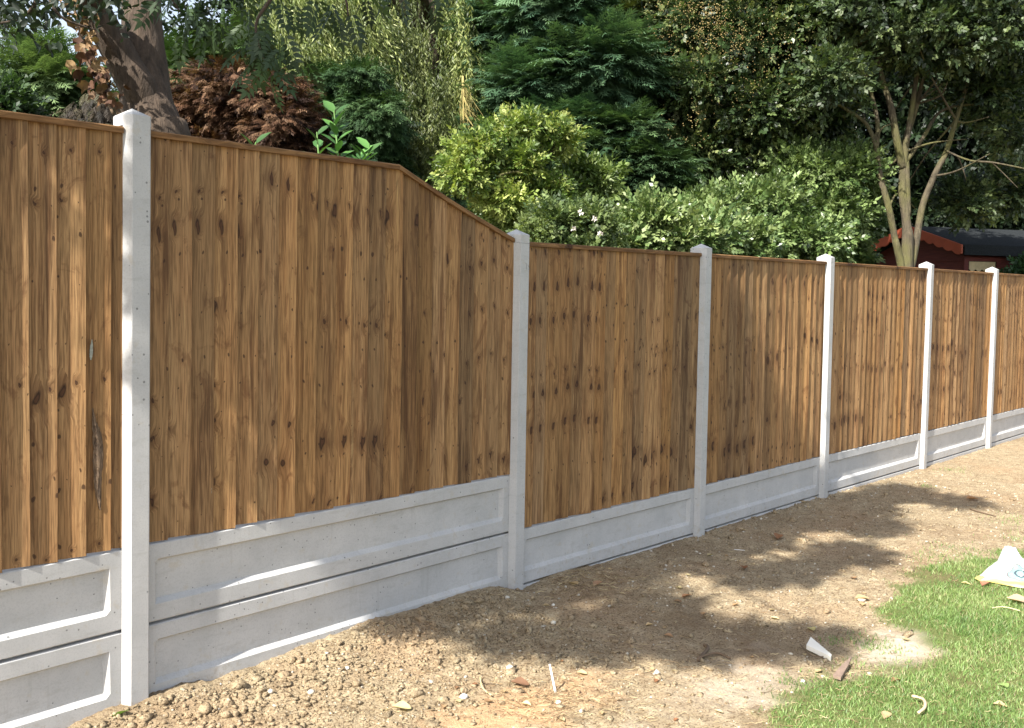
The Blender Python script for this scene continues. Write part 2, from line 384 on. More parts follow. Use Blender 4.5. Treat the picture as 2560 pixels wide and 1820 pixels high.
def twig_template(n=6, spread=.8, lw=.26, seed=0):
    r = np.random.default_rng(seed); v = []; q = []
    for i in range(n):
        t = (i+.6)/n; s = 1 if i % 2 else -1
        a = s*(spread*(1-.4*t))+r.normal(0, .15); L = .42*(1-.25*t)
        if i == n-1: a = r.normal(0, .1)
        d = np.array([math.sin(a), math.cos(a), r.normal(-.08, .38)]); p = np.array([0, t*.8, 0])
        sd = np.array([math.cos(a), -math.sin(a), r.normal(0, .5)]); b = len(v)
        v += [p, p+d*L*.45+sd*L*lw, p+d*L, p+d*L*.45-sd*L*lw]; q.append((b, b+1, b+2, b+3))
    b = len(v); v += [np.array((-.008, -.25, 0)), np.array((.008, -.25, 0)), np.array((.004, .8, 0)), np.array((-.004, .8, 0))]; q.append((b, b+1, b+2, b+3))
    return np.array(v), np.array(q)
def frond_template(n=9, seed=0, wid=.035, droop=.25):
    r = np.random.default_rng(seed); v = []; q = []
    def sl(p, d, L, w):
        sd = np.cross(d, (0, 0, 1)); sd = sd/np.linalg.norm(sd); b = len(v)
        v.extend([p-sd*w*.3, p+sd*w*.3, p+d*L*.6+sd*w, p+d*L]); q.append((b, b+1, b+2, b+3))
    for i in range(n):
        t = i/n; p = np.array([0, t*.85, -droop*t*t*.6])
        for s in (-1, 1):
            a = s*(.85-.3*t)+r.normal(0, .12); L = (.42*(1-t)**.7+.1)*r.uniform(.75, 1.2)
            d = np.array([math.sin(a), math.cos(a), r.normal(-droop*.9, .13)]); d /= np.linalg.norm(d)
            sl(p, d, L, wid); m = p+d*L*.45
            for s2 in (-1, 1):
                a2 = a+s2*.7; d2 = np.array([math.sin(a2), math.cos(a2), -droop+r.normal(0, .1)]); d2 /= np.linalg.norm(d2)
                if i < n-2: sl(m, d2, L*.42, wid*.8)
    sl(np.array([0, .6, -droop*.2]), np.array([0, .9, -.3]), .4, wid)
    return np.array(v), np.array(q)
TW = [twig_template(6, .9, .30, i) for i in range(5)]; TWB = [twig_template(6, 1.0, .27, 10+i) for i in range(5)]
FR = [frond_template(8, i) for i in range(4)]; FRD = [frond_template(7, 20+i, .04, .7) for i in range(4)]
def unit(n): 
    v = rng.normal(size=(n, 3)); return v/np.linalg.norm(v, axis=1, keepdims=True)
def pal(n, cols, jit=.18, cl=None):
    cols = np.array(cols); t = rng.random(n) if cl is None else np.clip(cl+rng.normal(0, .22, n), 0, .999)
    i = t*(len(cols)-1); k = np.floor(i).astype(int); f = (i-k)[:, None]
    return (cols[k]*(1-f)+cols[np.minimum(k+1, len(cols)-1)]*f)*rng.normal(1, jit, (n, 1)).clip(.5, 1.6)
def env(px, py, d, rx, ry, rd=None):
    """an ellipsoid of foliage: centre from the photo and a distance, radii in photo pixels at that distance"""
    k = d/F; return (at(px, py, d), rx*k, ry*k, (rd if rd else rx*k))
def foliage(envs, nclump, cr, per, temps, size, cols, mode='leaf', front=.7, inner=.25, axis0=None, sparse_bottom=False, upn=.6, flat=.75, minz=None):
    """clumps of twigs or sprays spread over the outer part of the crown's volume, plus some inside it"""
    parts = []; vols = np.array([e[1]*e[2] for e in envs]); vols = vols/vols.sum()
    tocam = lambda c: (CAM-c)/np.linalg.norm(CAM-c)
    for e, wv in zip(envs, vols):
        c, rx, ry, rd = e; n = max(3, int(nclump*wv)); u = unit(n); sh = .75*cr+.35*size; rx = max(rx-sh, rx*.45); ry = max(ry-sh*.8, ry*.45); rd = max(rd-sh, rd*.5)
        vd = tocam(c); vd[2] = 0; vd /= np.linalg.norm(vd); sd = np.array([-vd[1], vd[0], 0])
        fl = (u@vd < 0) & (rng.random(n) < front); u[fl] -= 2*(u[fl]@vd)[:, None]*vd
        rad = np.where(rng.random(n) < inner, rng.uniform(.25, .75, n), rng.uniform(.66, 1.12, n))
        cc = c+rad[:, None]*((u@vd)[:, None]*vd*rd+(u@sd)[:, None]*sd*rx+u[:, 2:3]*np.array([0, 0, ry]))
        crr = cr*rng.uniform(.4, 1.5, n); hue = rng.random(n)
        w_ = unit(n*per); lr = rng.random(n*per)**.45
        out = np.repeat(u, per, 0); offs = w_*lr[:, None]*np.repeat(crr, per)[:, None]; offs[:, 2] *= flat
        pos = np.repeat(cc, per, 0)+offs
        keep = np.ones(len(pos), bool)
        if minz is not None: keep &= pos[:, 2] > minz
        dim = .80 if mode != 'leaf' else 1.
        if mode == 'leaf': ax = w_+out*.5+np.array([0, 0, .05]); nr = np.tile([0, 0, upn], (len(pos), 1))+unit(len(pos))*.8+out*.35
        elif mode == 'frond': ax = w_*.7+out*np.array([1.2, 1.2, .3])+np.array([0, 0, -.12]); nr = np.tile([0, 0, 1.], (len(pos), 1))+unit(len(pos))*.45+out*.3
        elif mode == 'droop': ax = w_*.45+out*np.array([.7, .7, 0])+np.array([0, 0, -.9]); nr = out+unit(len(pos))*.5+np.array([0, 0, .3])
        hp = np.repeat(hue, per)
        pos, ax, nr, hp = pos[keep], ax[keep], nr[keep], hp[keep]
        col = pal(len(pos), cols, cl=hp)*dim; sz = size*rng.uniform(.65, 1.3, len(pos)); sel = rng.integers(0, len(temps), len(pos))
        for k, (tv, tq) in enumerate(temps):
            m = sel == k
            if m.any(): parts.append(scatter(tv, tq, pos[m], ax[m], nr[m], sz[m], col[m]))
    return merge(parts)
def crown(name, root, data, mat, label=None):
    o = link(name, mesh_q(*data, name=name), mat, root)
    if label: o['label'] = label
    return o

# ------------------------------------------------------------------ the fence
PX = [-2.02, 0, 2.167, 3.952, 5.792, 7.833, 9.69, 11.62, 13.55, 15.48]
PY = [0.0, 0, .002, -.051, -.08, -.141, -.18, -.22, -.26, -.30]
LEAN = [0, .020, .010, .004, -.005, -.003, -.005, 0, 0, 0]
TOPZ = [2.22, 2.217]+[1.892]*8
UP = [.60, .60]+[.291]*7
PW, PD = .093, .115
fence = empty('fence', (0, 0, 0))
tag(fence, 'new brown timber panel fence with pale concrete posts and gravel boards', 'fence')
def post(i):
    x1 = PX[i]; y = PY[i]; h = TOPZ[i]; L = LEAN[i]; b = .006; xl = x1-PW
    # H section, seen from above, with small chamfers; front face at y
    s0, s1, sd = y+.036, y+.084, .024
    tp = .018
    prof = [(xl+tp+.002, y), (x1-b, y), (x1, y+b), (x1, s0), (x1-sd, s0+.003), (x1-sd, s1-.003), (x1, s1), (x1, y+PD-b), (x1-b, y+PD), (xl+b, y+PD), (xl, y+PD-b), (xl, s1), (xl+sd, s1-.003), (xl+sd, s0+.003), (xl, s0), (xl+tp, y+.002)]
    m = MB(); n = len(prof); v = []; f = []
    zs = [-.3]+list(np.linspace(0, h-.055, 12))
    for z in zs:
        for (a, c) in prof: v.append((a+L*z+.0012*mn.noise(Vector((a*9, c*9, z*5+i))), c+.0012*mn.noise(Vector((a*9+5, c*9, z*5+i))), z))
    for k in range(len(zs)-1):
        for j in range(n): f.append((k*n+j, k*n+(j+1) % n, (k+1)*n+(j+1) % n, (k+1)*n+j))
    # solid head above the slots with a shallow four-way weathered top
    z0 = h-.0555; b0 = len(v); Lh = L*h
    top = [(xl+tp+.002, y), (x1-b, y), (x1, y+b), (x1, y+PD-b), (x1-b, y+PD), (xl+b, y+PD), (xl, y+PD-b), (xl, y+.034)]
    v += [(a+Lh, c, z0) for a, c in top]+[(a+Lh, c, h-.018) for a, c in top]+[((xl+x1)/2+Lh, y+PD/2, h+.012)]
    for j in range(8): f.append((b0+j, b0+(j+1) % 8, b0+8+(j+1) % 8, b0+8+j)); f.append((b0+8+j, b0+8+(j+1) % 8, b0+16))
    f.append(tuple(b0+7-j for j in range(8)))
    m.add(v, f); m.build('concrete_post', CONC, fence)
for i in range(10): post(i)
def gboard(xa, ya, xb, yb, z0, z1, seed):
    m = MB(); Lx = xb-xa; g_ = .0015
    def P(u, d, z): return (xa+Lx*u, ya+(yb-ya)*u+d, z)
    f0 = .037; rd = .021; mx = .055/Lx; bx = .018/Lx; mz = .066; bz = .018; z0 += .003; z1 -= .003; e = .004
    us = [0, mx, mx+bx, 1-mx-bx, 1-mx, 1]; zz = [z0, z0+mz, z0+mz+bz, z1-mz+.006-.012, z1-mz+.006, z1]
    N = 26; ul = [0, mx, mx+bx]+list(np.linspace(mx+bx, 1-mx-bx, N)[1:-1])+[1-mx-bx, 1-mx, 1]
    v = []; f = []
    zl = [z0, z0+e]+zz[1:-1]+[z1-e, z1]
    for z in zl:
        for u in ul:
            d = f0
            if mx+1e-6 < u < 1-mx-1e-6 and zz[1]+1e-6 < z < zz[4]-1e-6: d = f0+rd
            if z in (z0, z1): d = f0+e
            wv = .0015*mn.noise(Vector((u*5+seed, z*4, 1)))
            v.append(P(u, d+wv, z+(.0022*mn.noise(Vector((u*4+seed*3, z, 4))) if z in (z0, z1) else 0)))
    n = len(ul)
    for a in range(len(zl)-1):
        for b in range(n-1): f.append((a*n+b, a*n+b+1, (a+1)*n+b+1, (a+1)*n+b))
    b0 = len(v); T = (len(zl)-1)*n
    v += [P(u, .083, z0) for u in ul]+[P(u, .083, z1) for u in ul]
    for b in range(n-1):
        f.append((b0+b, b0+b+1, b+1, b)); f.append((T+b, T+b+1, b0+n+b+1, b0+n+b)); f.append((b0+b+1, b0+b, b0+n+b, b0+n+b+1))
    m.add(v, f); m.build('gravel_board', CONC, fence)
def panel(i, seed):
    r = random.Random(seed)
    xa = PX[i]; xb = PX[i+1]-PW; ya, yb = PY[i], PY[i+1]; zb = UP[i]+.003
    xa_ = xa-.008; xb_ = xb+.010
    dip = (i == 1)
    T = 2.135 if i < 2 else 1.822
    def top(x):
        if dip: return T if x < 1.257 else T-(x-1.257)/(2.167-1.257)*(2.145-1.815)-.010*math.sin(math.pi*(x-1.257)/.91)
        return T
    yy = lambda x: ya+(yb-ya)*(x-xa)/(xb-xa)
    shx = lambda x, z: z*(LEAN[i]+(LEAN[i+1]-LEAN[i])*(x-xa)/(xb-xa))
    m = MB(); x = xa_; k = 0; grp = r.random()*40; walk = r.random()*20; left = 0
    base_t = {0: .98, 1: 1.0}.get(i, 1.02)
    while x < xb_-.02:
        if left == 0: left = r.randint(2, 7); grp = r.random()*60; walk = r.random()*30; gt = r.gauss(base_t, .06)
        left -= 1; wd = r.uniform(.092, .108); x2 = min(x+wd, xb_)
        if xb_-x2 < .035: x2 = xb_
        step = (.0185 if i == 0 else .0150)+r.gauss(0, .0018); bow = r.gauss(0, .0018); tl = min(1.35, max(.60, gt*r.gauss(1, .20))); warm = r.gauss(.02, .07)
        tint = (tl*(1+warm*.5), tl, tl*(1-warm)); walk += r.gauss(0, .026); du = r.gauss(0, .014); Bd = r.random()*50
        zbot = zb+r.uniform(-.004, .004); nz = 14; v = []; e = []; f = []
        for j in range(nz+1):
            t = j/nz
            w1 = .0022*mn.noise(Vector((seed+k*3.1, t*3, 0))); w2 = .0022*mn.noise(Vector((seed+k*3.1+3.1, t*3, 0))); bb = bow*math.sin(math.pi*t)
            for (xx, dd, uu) in ((x-.006, .0535, 0), (x, .0520, .005), ((x+x2)/2, .0505-step*.45, .05), (x2-.0015, .0505-step, .1), (x2+w2, .0513-step, .103), (x2+w2, .0518, .11), (x-.006, .0555, -.006)):
                z = zbot+(top(xx)-zbot)*t
                v.append((xx+shx(xx, z), yy(xx)+dd+bb+(w1 if uu > .09 else 0), z)); e.append((uu+grp+du+(w1*2), z+walk, Bd))
        for j in range(nz):
            for s in range(7): f.append((j*7+s, j*7+(s+1) % 7, (j+1)*7+(s+1) % 7, (j+1)*7+s))
        f.append(tuple(6-s for s in range(7))); f.append(tuple(nz*7+s for s in range(7)))
        m.add(v, f, tint, e); x = x2; k += 1
    p = m.build('fence_panel', WOOD, fence)
    if dip: p['label'] = 'tall panel whose top edge slopes down at its right end'
    if i == 0: p['label'] = 'tall level panel at the near left end'
    # rails on the back
    rb = MB()
    for zr in (zb+.15, (zb+T)/2, (zb+T)/2+.45 if not dip else (zb+T)/2+.3):
        b = len(rb.v); rb.add([(a, yy(a)+d, z) for z in (zr, zr+.045) for a, d in ((xa_, .0565), (xb_, .0565), (xb_, .083), (xa_, .083))],
                              [(0,3,2,1),(4,5,6,7),(0,1,5,4),(1,2,6,5),(2,3,7,6),(3,0,4,7)], (1, 1, 1), [(.02*q_, zr+q_*.1, 3) for q_ in range(8)])
    rb.build('rail', WOOD, p)
    # capping rail in pieces
    cb = MB(); pts = [xa+.002]+([1.257] if dip else [])+[xb-.002]
    for s in range(len(pts)-1):
        a0, a1 = pts[s], pts[s+1]; N = 10; v = []; e = []
        for j in range(N+1):
            xx = a0+(a1-a0)*j/N; z = top(xx)+.0015*mn.noise(Vector((xx*4, seed, 0)))
            for d, dz, uu in ((.024, -.004, 0), (.022, .014, .02), (.028, .019, .03), (.080, .019, .08), (.080, -.004, .1)):
                v.append((xx+shx(xx, z), yy(xx)+d, z+dz)); e.append((uu*.4+seed, xx*1.0+s*3, seed))
        f = [(j*5+q_, (j+1)*5+q_, (j+1)*5+(q_+1) % 5, j*5+(q_+1) % 5) for j in range(N) for q_ in range(5)]
        f += [(0, 1, 2, 3, 4), tuple(N*5+4-q_ for q_ in range(5))]
        cb.add(v, f, (.78, .72, .66), e)
    cb.build('capping_rail', WOOD, p)
for i in range(9):
    panel(i, (33, 11, 12, 13, 14, 15, 16, 17, 18)[i])
    xa, xb = PX[i]-.012, PX[i+1]-PW+.014; ya, yb = PY[i], PY[i+1]
    lx0 = LEAN[i]*UP[i]; lx1 = LEAN[i+1]*UP[i]
    gboard(xa+lx0*.5, ya, xb+lx1*.5, yb, UP[i]-.308, UP[i], i*2.3)
    gboard(xa, ya, xb, yb, UP[i]-.308-(.310 if i < 2 else .308)-.004, UP[i]-.313, i*2.3+50)

def on_panel(px, py, d=.036): p = onY(px, py, d); return p
p0 = [o for o in fence.children if o.name.startswith('fence_panel')][0]
def patch(name, line, wd, th, mat, par, seed):
    v = []; N = len(line)*6; q = []
    P_, W_ = smooth_path([on_panel(a, b, .0395) for a, b, _ in line], [c for _, _, c in line], 6)
    for i, (p, w_) in enumerate(zip(P_, W_)):
        for k in range(7):
            t = k/6-.5; w2 = w_*wd*(1+.35*mn.noise(Vector((i*.6, k*2, seed))))
            v.append((p[0]+t*w2, p[1]-th*(1-(2*t)**2)*(1+.8*mn.noise(Vector((i*.9, k*.9, seed+5)))), p[2]))
    q = [(i*7+k, i*7+k+1, (i+1)*7+k+1, (i+1)*7+k) for i in range(len(P_)-1) for k in range(6)]
    link(name, mesh_q(np.array(v), np.array(q), None, name, True), mat, par)
patch('bark_strip', [(231, 1020, .05), (236, 1055, .5), (243, 1090, 1.), (246, 1140, 1.2), (244, 1200, .9), (248, 1250, .5), (250, 1275, .1)], .034, .006, mat_bark('wane_bark', (.05, .03, .02), (.30, .20, .12), None, 4.), p0, 1)
PALE = mat_plain('dried_resin', (.30, .31, .26), .7, .25, 120, .1)
patch('resin_mark', [(230, 848, .1), (229, 865, .8), (228, 885, 1.), (227, 900, .3)], .013, .002, PALE, p0, 2)
patch('resin_mark', [(268, 605, .3), (270, 650, .6), (273, 690, .6), (275, 715, .2)], .010, .002, PALE, p0, 3)
p1 = [o for o in fence.children if o.name.startswith('fence_panel')][1]
patch('resin_mark', [(531, 1208, .2), (529, 1222, 1.), (528, 1234, .4)], .012, .002, PALE, p1, 4)
for ln in ([(1314, 657), (1316, 659), (1316, 673)], [(1320, 662), (1323, 670), (1326, 674), (1321, 673)], [(1292, 606), (1310, 608), (1326, 609)]):
    m = MB()
    q_ = [onY(a, b, .0015) for a, b in ln]; m.tube(q_, [.0007]*len(q_), 4)
    m.build('pencil_mark', mat_plain('pencil_lead', (.10, .10, .11), .6, .1, 10, 0), [o for o in fence.children if o.name.startswith('concrete_post')][2])

# ------------------------------------------------------------------ trees and shrubs behind the fence
GZ = -.12
def stems(root, paths, mat, name='trunk', n=10, bump=.06):
    m = MB()
    for s, (pts, rads, nn) in enumerate(paths):
        p, r = smooth_path(pts, rads, 7); m.tube(p, r, nn or n, bump, seed=s*3.7)
    return m.build(name, mat, root, True)
def ground_under(p, dz=0): return np.array([p[0], p[1], GZ+dz])

# 1. big tree right behind the tall post
def big_tree():
    D = 5.5
    b = at(372, 420, D); root = empty('ash_tree', tuple(ground_under(b)))
    tag(root, 'large grey-barked tree rising behind the tallest post and forking into two limbs', 'tree')
    k = D/F
    fork = at(352, 185, D); foot = ground_under(at(395, 420, D))
    main = [foot+np.array([0, 0, -.1]), foot+np.array([0, 0, .6]), at(400, 420, D), at(385, 330, D), at(368, 250, D), at(360, 170, D), at(356, 90, D), at(354, 0, D), at(352, -160, D), at(330, -420, D-.3), at(260, -800, D-.5)]
    mr = [115*k, 100*k, 80*k, 70*k, 63*k, 56*k, 50*k, 48*k, 42*k, 34*k, 16*k]
    limb = [at(378, 290, D), at(345, 215, D-.08), at(305, 150, D-.12), at(268, 80, D-.2), at(232, 0, D-.3), at(200, -110, D-.6), at(150, -330, D-1.0), at(60, -620, D-1.6)]
    lr = [46*k, 46*k, 41*k, 37*k, 33*k, 29*k, 22*k, 9*k]
    paths = [(main, mr, 28), (limb, lr, 20)]
    # canopy: placed from where its shade falls, back along the sun's rays
    S = np.array(to_sun); blobs = []
    def shade(px, py, r, h=4.6, z=-.04):
        g_ = onZ(px, py, z); return (g_+S*(h-z)/S[2], r)
    def shadeF(x, z, r, h=4.8):
        g_ = np.array([x, 0, z]); return (g_+S*(h-z)/S[2], r)
    for a in [(1090, 1560, .20), (1210, 1500, .24), (1360, 1470, .34), (1530, 1430, .34), (1640, 1520, .26), (1500, 1580, .30), (1720, 1380, .34), (1850, 1340, .36), (1980, 1290, .40), (1760, 1590, .24), (1890, 1590, .20), (2030, 1590, .17),
              (2110, 1260, .42), (2250, 1230, .30), (2010, 1420, .22), (2130, 1380, .25), (2180, 1310, .26), (1900, 1430, .2), (2400, 1250, .2), (1290, 1590, .18), (1330, 1380, .25)]:
        blobs.append(shade(*a, h=4.3+rng.uniform(0, 1.1)))
    for a in [(2.1, .5, .30), (2.12, 1.0, .30), (2.14, 1.5, .28), (2.3, 1.9, .22), (2.7, 1.2, .28), (2.8, .6, .3), (3.2, 1.0, .3), (3.4, 1.6, .24), (3.9, .3, .30), (3.93, .8, .28), (3.95, 1.25, .28), (3.9, 1.7, .22), (4.5, .9, .25), (3.5, .2, .3),
              (.75, 1.8, .09), (1.25, 1.6, .10), (1.7, 1.9, .14), (4.9, .4, .2)]:
        blobs.append(shadeF(*a, h=4.5+rng.uniform(0, 1.0)))
    hub = at(60, -620, D-1.6); hub2 = at(150, -330, D-1.0)
    for c, r in blobs:
        if rng.random() < .75:
            mid = (hub+c)/2+rng.normal(0, .15, 3)+np.array([0, 0, .2]); paths.append(([hub2*.5+hub*.5, mid, c+np.array([0, 0, .1])], [.035, .018, .007], 5))
    paths.append(([hub2, hub2+np.array([.3, -.5, .3]), at(520, -330, 4.2), at(640, -160, 4.1), at(690, -40, 4.1), at(640, 60, 4.1), at(660, 150, 4.1)], [.04, .035, .022, .014, .009, .006, .003], 6))
    paths.append(([at(520, -330, 4.2), at(430, -120, 4.2), at(420, -30, 4.2), at(450, 30, 4.25)], [.02, .01, .006, .003], 5))
    paths.append(([at(640, -160, 4.1), at(800, -90, 4.2), at(860, -10, 4.2), at(870, 40, 4.2)], [.014, .01, .006, .003], 5))
    paths.append(([hub2, at(150, -200, 4.6), at(110, -40, 4.6), at(60, 40, 4.6), at(-20, 60, 4.6)], [.03, .02, .012, .007, .004], 5))
    paths.append(([at(110, -40, 4.6), at(150, 40, 4.6), at(240, 75, 4.7)], [.012, .007, .003], 5))
    stems(root, paths, BARK, bump=.09)
    parts = []
    comp_v = []; comp_q = []
    for i in range(5):      # a compound leaf: pairs of leaflets and one at the tip
        for s in (-1, 1):
            a = s*.95; d = np.array([math.sin(a), math.cos(a), -.15]); sd = np.array([math.cos(a), -math.sin(a), .1]); p = np.array([0, .2+.155*i, 0]); L = .34 if 0 < i < 4 else .28
            bb = len(comp_v); comp_v += [p+d*.03, p+d*L*.35+sd*L*.2, p+d*L, p+d*L*.35-sd*L*.2]; comp_q.append((bb, bb+1, bb+2, bb+3))
    bb = len(comp_v); comp_v += [np.array((0, .82, 0)), np.array((.07, .95, 0)), np.array((0, 1.2, -.05)), np.array((-.07, .95, 0))]; comp_q.append((bb, bb+1, bb+2, bb+3))
    bb = len(comp_v); comp_v += [np.array((-.008, 0, 0)), np.array((.008, 0, 0)), np.array((.004, .85, 0)), np.array((-.004, .85, 0))]; comp_q.append((bb, bb+1, bb+2, bb+3))
    cv, cq = np.array(comp_v), np.array(comp_q)
    G = [(.022, .045, .014), (.035, .065, .02), (.05, .085, .025)]
    for c, r in blobs:
        n = int(620*r*r/.09); u = unit(n); pos = c+u*(rng.random(n)**.5)[:, None]*r*np.array([1, 1, .8])
        parts.append(scatter(cv, cq, pos, unit(n)+np.array([0, 0, -.5]), unit(n)*.6+np.array([0, 0, 1]), rng.uniform(.11, .18, n), pal(n, G)))
    # sprays hanging into the top of the picture
    def spray(pxs, n, dep, r, sz, down=1.0):
        for (px, py) in pxs:
            c = at(px, py, dep); u = unit(n)
            parts.append(scatter(cv, cq, c+u*r*rng.random((n, 1))**.5, u*.7+np.array([0, 0, -down]), unit(n)*.9-np.array(_fw)*.6+np.array([0, 0, .3]), rng.uniform(.8, 1.2, n)*sz, pal(n, G)))
    spray([(430, 0), (455, 40), (480, -10), (520, 20), (560, -20), (530, 60), (590, 40), (620, 0)], 4, 4.2, .07, .15)
    spray([(640, 60), (650, 110), (660, 140), (700, 110), (610, 120), (730, 130), (690, 60), (660, 170)], 3, 4.1, .05, .15)
    spray([(740, -10), (800, -20), (830, 10), (860, 0), (900, -30), (780, -10), (1000, -40), (1080, -20), (1160, -50), (690, -10)], 2, 4.2, .05, .15)
    tw = []
    for (x0, y0, x1, y1, n, rr) in [(-40, -20, 330, -40, 380, 45), (-20, 40, 120, 20, 190, 34), (100, 10, 240, 40, 90, 26), (-30, 90, 60, 80, 30, 24), (90, 95, 140, 115, 16, 14), (280, 0, 320, 60, 40, 22)]:
        t = rng.random(n); dd = 4.7
        c = np.array([at(x0+(x1-x0)*a+rng.normal(0, rr*.7), y0+(y1-y0)*a+rng.normal(0, rr*.7), dd+rng.normal(0, .25)) for a in t])
        tw.append(scatter(*T_LEAF, c, unit(n)+np.array([0, 0, -.3]), unit(n)+np.array([0, 0, .6]), rng.uniform(.035, .06, n), pal(n, [(.012, .022, .012), (.02, .035, .015)])))
    data = merge(parts+tw); crown('crown', root, data, LEAF)
    # withered ivy up the left limb
    m = []
    n = 95; t = rng.random(n)
    line = [(195, -60), (200, 20), (215, 80), (228, 130), (240, 170), (258, 200), (275, 240), (298, 285)]
    pos = []
    for a in t:
        s = a*(len(line)-1); i = min(int(s), len(line)-2); f_ = s-i
        x_ = line[i][0]*(1-f_)+line[i+1][0]*f_; y_ = line[i][1]*(1-f_)+line[i+1][1]*f_
        pos.append(at(x_+rng.normal(-4, 19), y_+rng.normal(0, 14), D-.34+rng.normal(0, .05)))
    tvw = np.array([(0, 0, 0), (.32, .1, .12), (.42, .5, .02), (.12, .62, .1), (0, 1, -.15), (-.15, .6, .08), (-.42, .45, .0), (-.3, .1, .14), (0, .4, -.06)]); tqw = np.array([(0, 1, 2, 8), (8, 2, 3, 4), (0, 8, 6, 7), (8, 4, 5, 6)])
    pos = np.array(pos); iv = scatter(tvw, tqw, pos, unit(n)*.6+np.array([0, 0, -.7]), unit(n)*.6-np.array(_fw), rng.uniform(.035, .08, n), pal(n, [(.04, .018, .01), (.11, .05, .025), (.33, .22, .115), (.16, .08, .04)]))
    iroot = empty('withered_ivy', tuple(at(230, 100, D-.3)))
    tag(iroot, 'withered ivy with big tan dead leaves clinging to the left limb', 'ivy')
    crown('dead_leaves', iroot, iv, DRY)
    mm = MB(); pp, rr_ = smooth_path([at(a, b_, D-.26) for a, b_ in line+[(330, 330)]], [.012]*9, 4); mm.tube(pp, rr_, 6)
    pp, rr_ = smooth_path([at(a-14, b_, D-.28) for a, b_ in line], [.008]*8, 4); mm.tube(pp, rr_, 6)
    mm.build('stem', TWIG, iroot, True)
big_tree()

def plant(name, label, cat, foot, data, mat, fname='crown', paths=None, bark=BARK2, group=None, sname='trunk', extra=None):
    root = empty(name, tuple(foot)); tag(root, label, cat, group)
    crown(fname, root, data, mat)
    if paths: stems(root, paths, bark, sname)
    return root
def simple_trunk(px, d, topy, r, sway=.1):
    f = ground_under(at(px, 700, d)); t = at(px, topy, d); t[:2] = f[:2]
    return f, [([f-np.array([0, 0, .05]), f*.6+t*.4+rng.normal(0, sway, 3)*[1, 1, 0], t], [r, r*.75, r*.2], 10)]

GC = [(.030, .060, .024), (.050, .095, .038), (.085, .145, .060)]
# 2. green cypress hedge trees at the left
f, p = simple_trunk(120, 10.5, 140, .14)
plant('cypress_tree', 'bushy green cypress at the far left under the dark leaves', 'tree', f,
      foliage([env(110, 260, 10.5, 165, 160, 1.2), env(20, 420, 10.3, 150, 220, 1.2), env(215, 330, 10.6, 90, 140, .9), env(120, 560, 10.4, 230, 230, 1.2)], 420, .30, 26, FR, .26, [(.08, .15, .055), (.15, .235, .09), (.23, .33, .14)], 'frond'), NEEDLE, paths=p, bark=BARK)
f, p = simple_trunk(10, 8.6, 260, .07)
plant('ivy_bush', 'dark small-leaved bush at the left picture edge against the cypress', 'shrub', f,
      foliage([env(-20, 290, 8.8, 95, 110, .5), env(30, 420, 8.8, 120, 150, .5)], 90, .22, 40, TW, .13, [(.02, .045, .015), (.04, .075, .025)], 'leaf'), LEAF, paths=p)
# 3. browned, dead conifer
f, p = simple_trunk(640, 9.5, 300, .1)
plant('dead_conifer', 'dead reddish-brown conifer with hanging withered sprays between the trunk and the laurel', 'tree', f,
      foliage([env(600, 270, 9.3, 190, 130, .9), env(700, 330, 9.0, 120, 120, .7), env(480, 330, 9.3, 110, 110, .7), env(600, 500, 9.3, 240, 200, .8), env(790, 440, 9.0, 60, 80, .4)], 560, .15, 26, FRD, .135, [(.02, .010, .007), (.07, .033, .018), (.16, .08, .043), (.26, .155, .09)], 'frond', flat=.6), NEEDLE, paths=p, bark=BARK)
f, p = simple_trunk(330, 10.0, 250, .10)
plant('half_dead_conifer', 'grey-brown half-dead conifer between the green cypress and the big trunk', 'tree', f,
      foliage([env(250, 340, 9.7, 110, 120, .7), env(300, 500, 9.7, 160, 180, .7)], 300, .14, 22, FRD, .13, [(.02, .016, .011), (.06, .042, .026), (.09, .085, .04)], 'droop'), NEEDLE, paths=p, bark=BARK)
# 4. light green hedge behind, above the dead conifer
f, p = simple_trunk(520, 12.5, 120, .14)
plant('hedge_conifer', 'light green conifer top showing behind the hanging ash leaves above the brown conifer', 'tree', f,
      foliage([env(480, 210, 12.3, 170, 110, 1.2), env(640, 180, 12.5, 180, 130, 1.2), env(560, 400, 12.5, 330, 260, 1.2)], 330, .32, 26, FR, .27, [(.06, .12, .035), (.10, .18, .06), (.17, .25, .09)], 'frond'), NEEDLE, paths=p, bark=BARK)
# 5. drooping cypress left of the willow
f, p = simple_trunk(880, 10.3, 330, .1)
plant('drooping_cypress', 'blue-green cypress with drooping sprays behind the laurel, left of the willow', 'tree', f,
      foliage([env(890, 215, 10.0, 90, 60, .8), env(930, 300, 9.8, 100, 110, .7), env(840, 330, 10.1, 90, 110, .7), env(910, 480, 10.0, 130, 160, .8), env(800, 230, 10.3, 70, 70, .7)], 520, .16, 24, FRD, .165, [(.025, .06, .022), (.055, .115, .04), (.11, .19, .075)], 'frond', flat=.45), NEEDLE, paths=p, bark=BARK)
